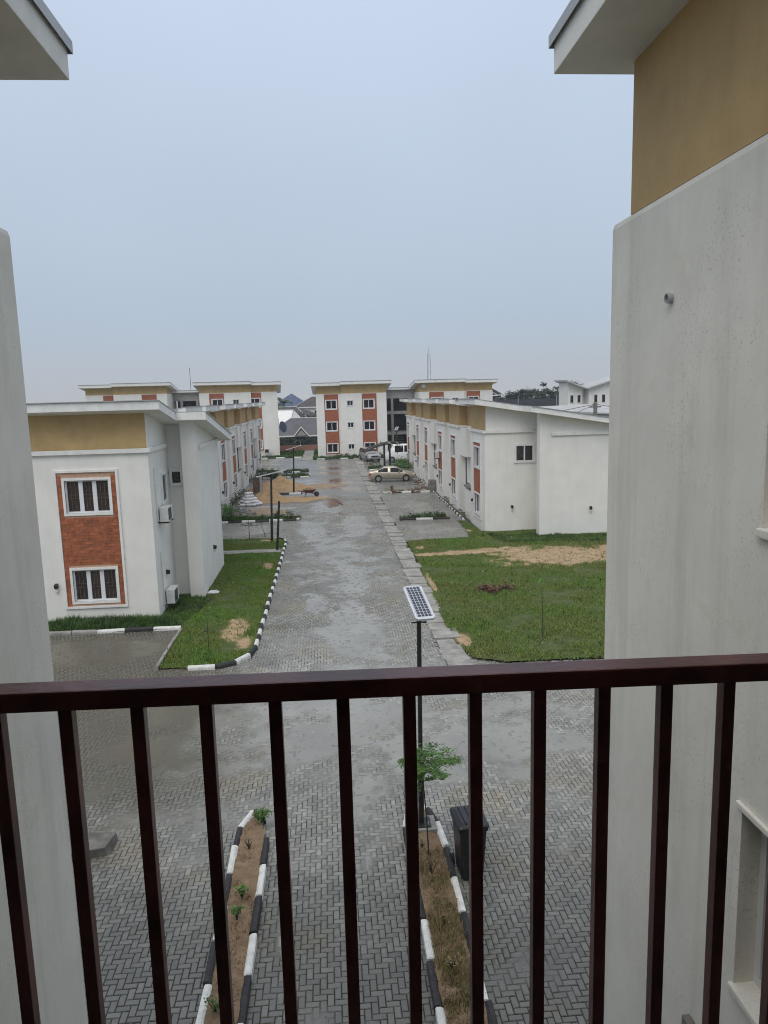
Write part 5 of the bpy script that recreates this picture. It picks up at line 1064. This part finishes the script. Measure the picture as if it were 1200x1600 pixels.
# white building with butterfly roof
WBD = empty('house', (36.0, 110, 0), 0, 'white two-storey building with a butterfly roof', 'house')
m = MB(); m.prism([(0.2, 0, -.1), (2.4, 0, -.1), (2.4, 0, 8.75), (.2, 0, 9.55)], [(.2, 4.5, -.1), (2.4, 4.5, -.1), (2.4, 4.5, 8.75), (.2, 4.5, 9.55)]); m.prism([(3.1, -.9, -.1), (7.2, -.9, -.1), (7.2, -.9, 9.9), (3.1, -.9, 8.75)], [(3.1, 4.5, -.1), (7.2, 4.5, -.1), (7.2, 4.5, 9.9), (3.1, 4.5, 8.75)]); m.box(2.3, 3.2, .9, 4.4, -.1, 8.6); m.build('wall', 'plaster', WBD)
m = MB(); m.prism([(-.4, -1, 9.75), (2.7, -1, 8.55), (2.7, -1, 8.75), (-.4, -1, 9.98)], [(-.4, 5, 9.85), (2.7, 5, 8.65), (2.7, 5, 8.85), (-.4, 5, 10.08)]); m.prism([(2.701, -1.6, 8.55), (7.6, -1.6, 10.0), (7.6, -1.6, 10.22), (2.701, -1.6, 8.75)], [(2.701, 5, 8.65), (7.6, 5, 10.1), (7.6, 5, 10.32), (2.701, 5, 8.85)]); m.build('roof', 'pale_roof', WBD)
for x, v in ((.75, 0), (1.85, 0), (4.1, -.9), (5.3, -.9)):
    q = MB(); q.box(x-.3, x+.3, v-.05, v+.1, 6.5, 7.75); wo = q.build('window', 'trim', WBD); q = MB(); q.box(x-.22, x+.22, v-.07, v-.04, 6.6, 7.68); q.build('pane', 'glass', wo)
LR = empty('house', (31.5, 90, 0), 0, 'low building with pale roof below the butterfly-roofed one', 'house'); m = MB(); m.box(-3.6, 6, 1, 10, -.1, 5.2); m.build('wall', 'plaster', LR); m = MB(); m.prism([(-4, 0, 5.8), (-4, 11, 6.1), (-4, 11, 6.3), (-4, 0, 6.0)], [(6.5, 0, 5.1), (6.5, 11, 6.3), (6.5, 11, 6.5), (6.5, 0, 5.3)]); m.build('roof', 'pale_roof', LR)
UP = empty('utility_pole', (31.6, 86, 0), 0, 'short weathered utility pole with sagging cables above the right terrace roof', 'utility pole'); m = MB(); m.box(-.18, .18, -.18, .18, -.1, 6.9); m.build('pole', 'raw_concrete', UP); m = MB(); m.box(-.7, .7, -.06, .06, 6.3, 6.45); m.build('cross_arm', 'raw_concrete', UP)
for dx, z in ((-9, 6.2), (9, 6.0), (-5, 5.6)): m = MB(); m.tube([(0, 0, 6.7), (dx*.5, 0, (6.7+z)/2-.5), (dx, 0, z)], .03, 4); m.build('cable', 'black_metal', UP)
# telecom mast
MS = empty('telecom_mast', (27.6, 200, 0), 0, 'thin lattice telecom mast behind the tall end block', 'mast'); 
for a in range(3): m = MB(); c_, s_ = math.cos(a*2.09), math.sin(a*2.09); m.tube([(c_*.9, s_*.9, 0), (c_*.35, s_*.35, 19.4)], .07, 4); m.build('leg', 'galv', MS)
m = MB()
for k in range(24):
    z = k*.8; r0 = .9-.55*z/19.4; a = (k % 3)*2.09; b = ((k+1) % 3)*2.09; m.tube([(math.cos(a)*r0, math.sin(a)*r0, z), (math.cos(b)*r0, math.sin(b)*r0, z+.8)], .04, 4)
tag(m.build('bracing', 'galv', MS), kind='stuff'); m = MB(); m.tube([(0, 0, 19.3), (0, 0, 21)], .04, 4); m.build('aerial', 'galv', MS)
# trees
def tree(loc, h, r, label, name='tree', n=26, nl=60, size=.28, mt='leaf_far', flat=.55, base=.45, group='trees beyond the shed'):
    root = empty(name, loc, 0, label, 'tree', group); k = MB(); l = MB(); hb = h*base
    k.tube([(0, 0, -.3), (.1, 0, hb*.6), (0, .1, hb)], [.3, .24, .18], 8)
    for _ in range(n):
        a = random.uniform(0, 6.28); q = r*math.sqrt(random.random()); c = Vector((math.cos(a)*q, math.sin(a)*q, hb+(h-hb)*(random.uniform(.15, 1))*(1-.45*q/r))); k.tube([(0, 0, hb*random.uniform(.7, 1)), tuple(c*.5+Vector((0, 0, hb*.5))), tuple(c)], [.1, .07, .03], 5); leaf_quads(l, c, nl, r*.24, size, flat)
    k.build('trunk', 'bark', root); l.build('crown', mt, root)
for x, y, h, r, lb in ((41.5, 163, 10.3, 3.4, 'broad tree beside the spired roof'), (45.5, 166, 11.0, 3.8, 'tall spreading tree beyond the middle of the shed'), (50.0, 168, 10.6, 3.2, 'narrow-topped tree beyond the shed'), (54.5, 170, 10.9, 3.6, 'tree standing close behind the white butterfly-roofed building'), (38.0, 172, 9.4, 3.5, 'lower dark tree between the distant dark roofs'), (59, 172, 11.2, 3.6, 'tree rising over the butterfly roof'), (48, 182, 9.6, 5, 'wide low tree filling the gap behind the shed')):
    tree((x, y, 0), h, r, lb, n=40, nl=80, size=.3, base=.35)
tree((-5.0, 150, 0), 6.0, 4.0, 'round dark tree before the distant two-storey house', n=22, group='trees beyond the far houses'); tree((-9.5, 176, 0), 8.2, 3.0, 'dark tree beside the palm', n=18, group='trees beyond the far houses'); tree((-1.5, 152, 0), 5.4, 3.0, 'dark tree next to the round one, behind the grey sheet roof', n=18, group='trees beyond the far houses')
def palm(loc, h, label):
    root = empty('palm_tree', loc, 0, label, 'tree', 'trees beyond the far houses'); k = MB(); k.tube([(0, 0, -.3), (.2, 0, h*.5), (.1, 0, h)], [.25, .18, .16], 7); k.build('trunk', 'bark', root)
    for f in range(18):
        a = f*2.4; el = random.uniform(-.3, 1.1); l = MB(); pts = []
        for t in range(7): q = t/6*2.3; pts.append(Vector((math.cos(a)*q*math.cos(el), math.sin(a)*q*math.cos(el), h+q*math.sin(el)-.16*q*q)))
        for p, q in zip(pts, pts[1:]):
            s = (q-p).cross(Vector((0, 0, 1))).normalized()
            for sg in (1, -1): l.poly([tuple(p), tuple(q), tuple(q+s*sg*.38-Vector((0, 0, .25))), tuple(p+s*sg*.42-Vector((0, 0, .28)))])
        l.build('frond', 'leaf_far', root)
palm((-9.6, 166, 0), 7.6, 'palm tree rising behind the satellite dish'); palm((-36.5, 200, 0), 9.0, 'palm top showing over the far left roofs'); palm((-34, 208, 0), 8.8, 'second palm top farther off over the far left roofs')

# ---- thin wet-season haze
m = MB(); m.box(-400, 400, -40, 420, -1.2, 24); hz = m.build('haze', None); tag(hz, 'thin pale haze hanging over the whole place', 'haze', kind='stuff')
hm_ = bpy.data.materials.new('haze'); hm_.use_nodes = True; t_ = hm_.node_tree; t_.nodes.clear(); pv = t_.nodes.new('ShaderNodeVolumePrincipled'); pv.inputs['Density'].default_value = .0005; pv.inputs['Color'].default_value = (.86, .91, .98, 1); mo = t_.nodes.new('ShaderNodeOutputMaterial'); t_.links.new(pv.outputs[0], mo.inputs['Volume']); hz.data.materials.append(hm_)
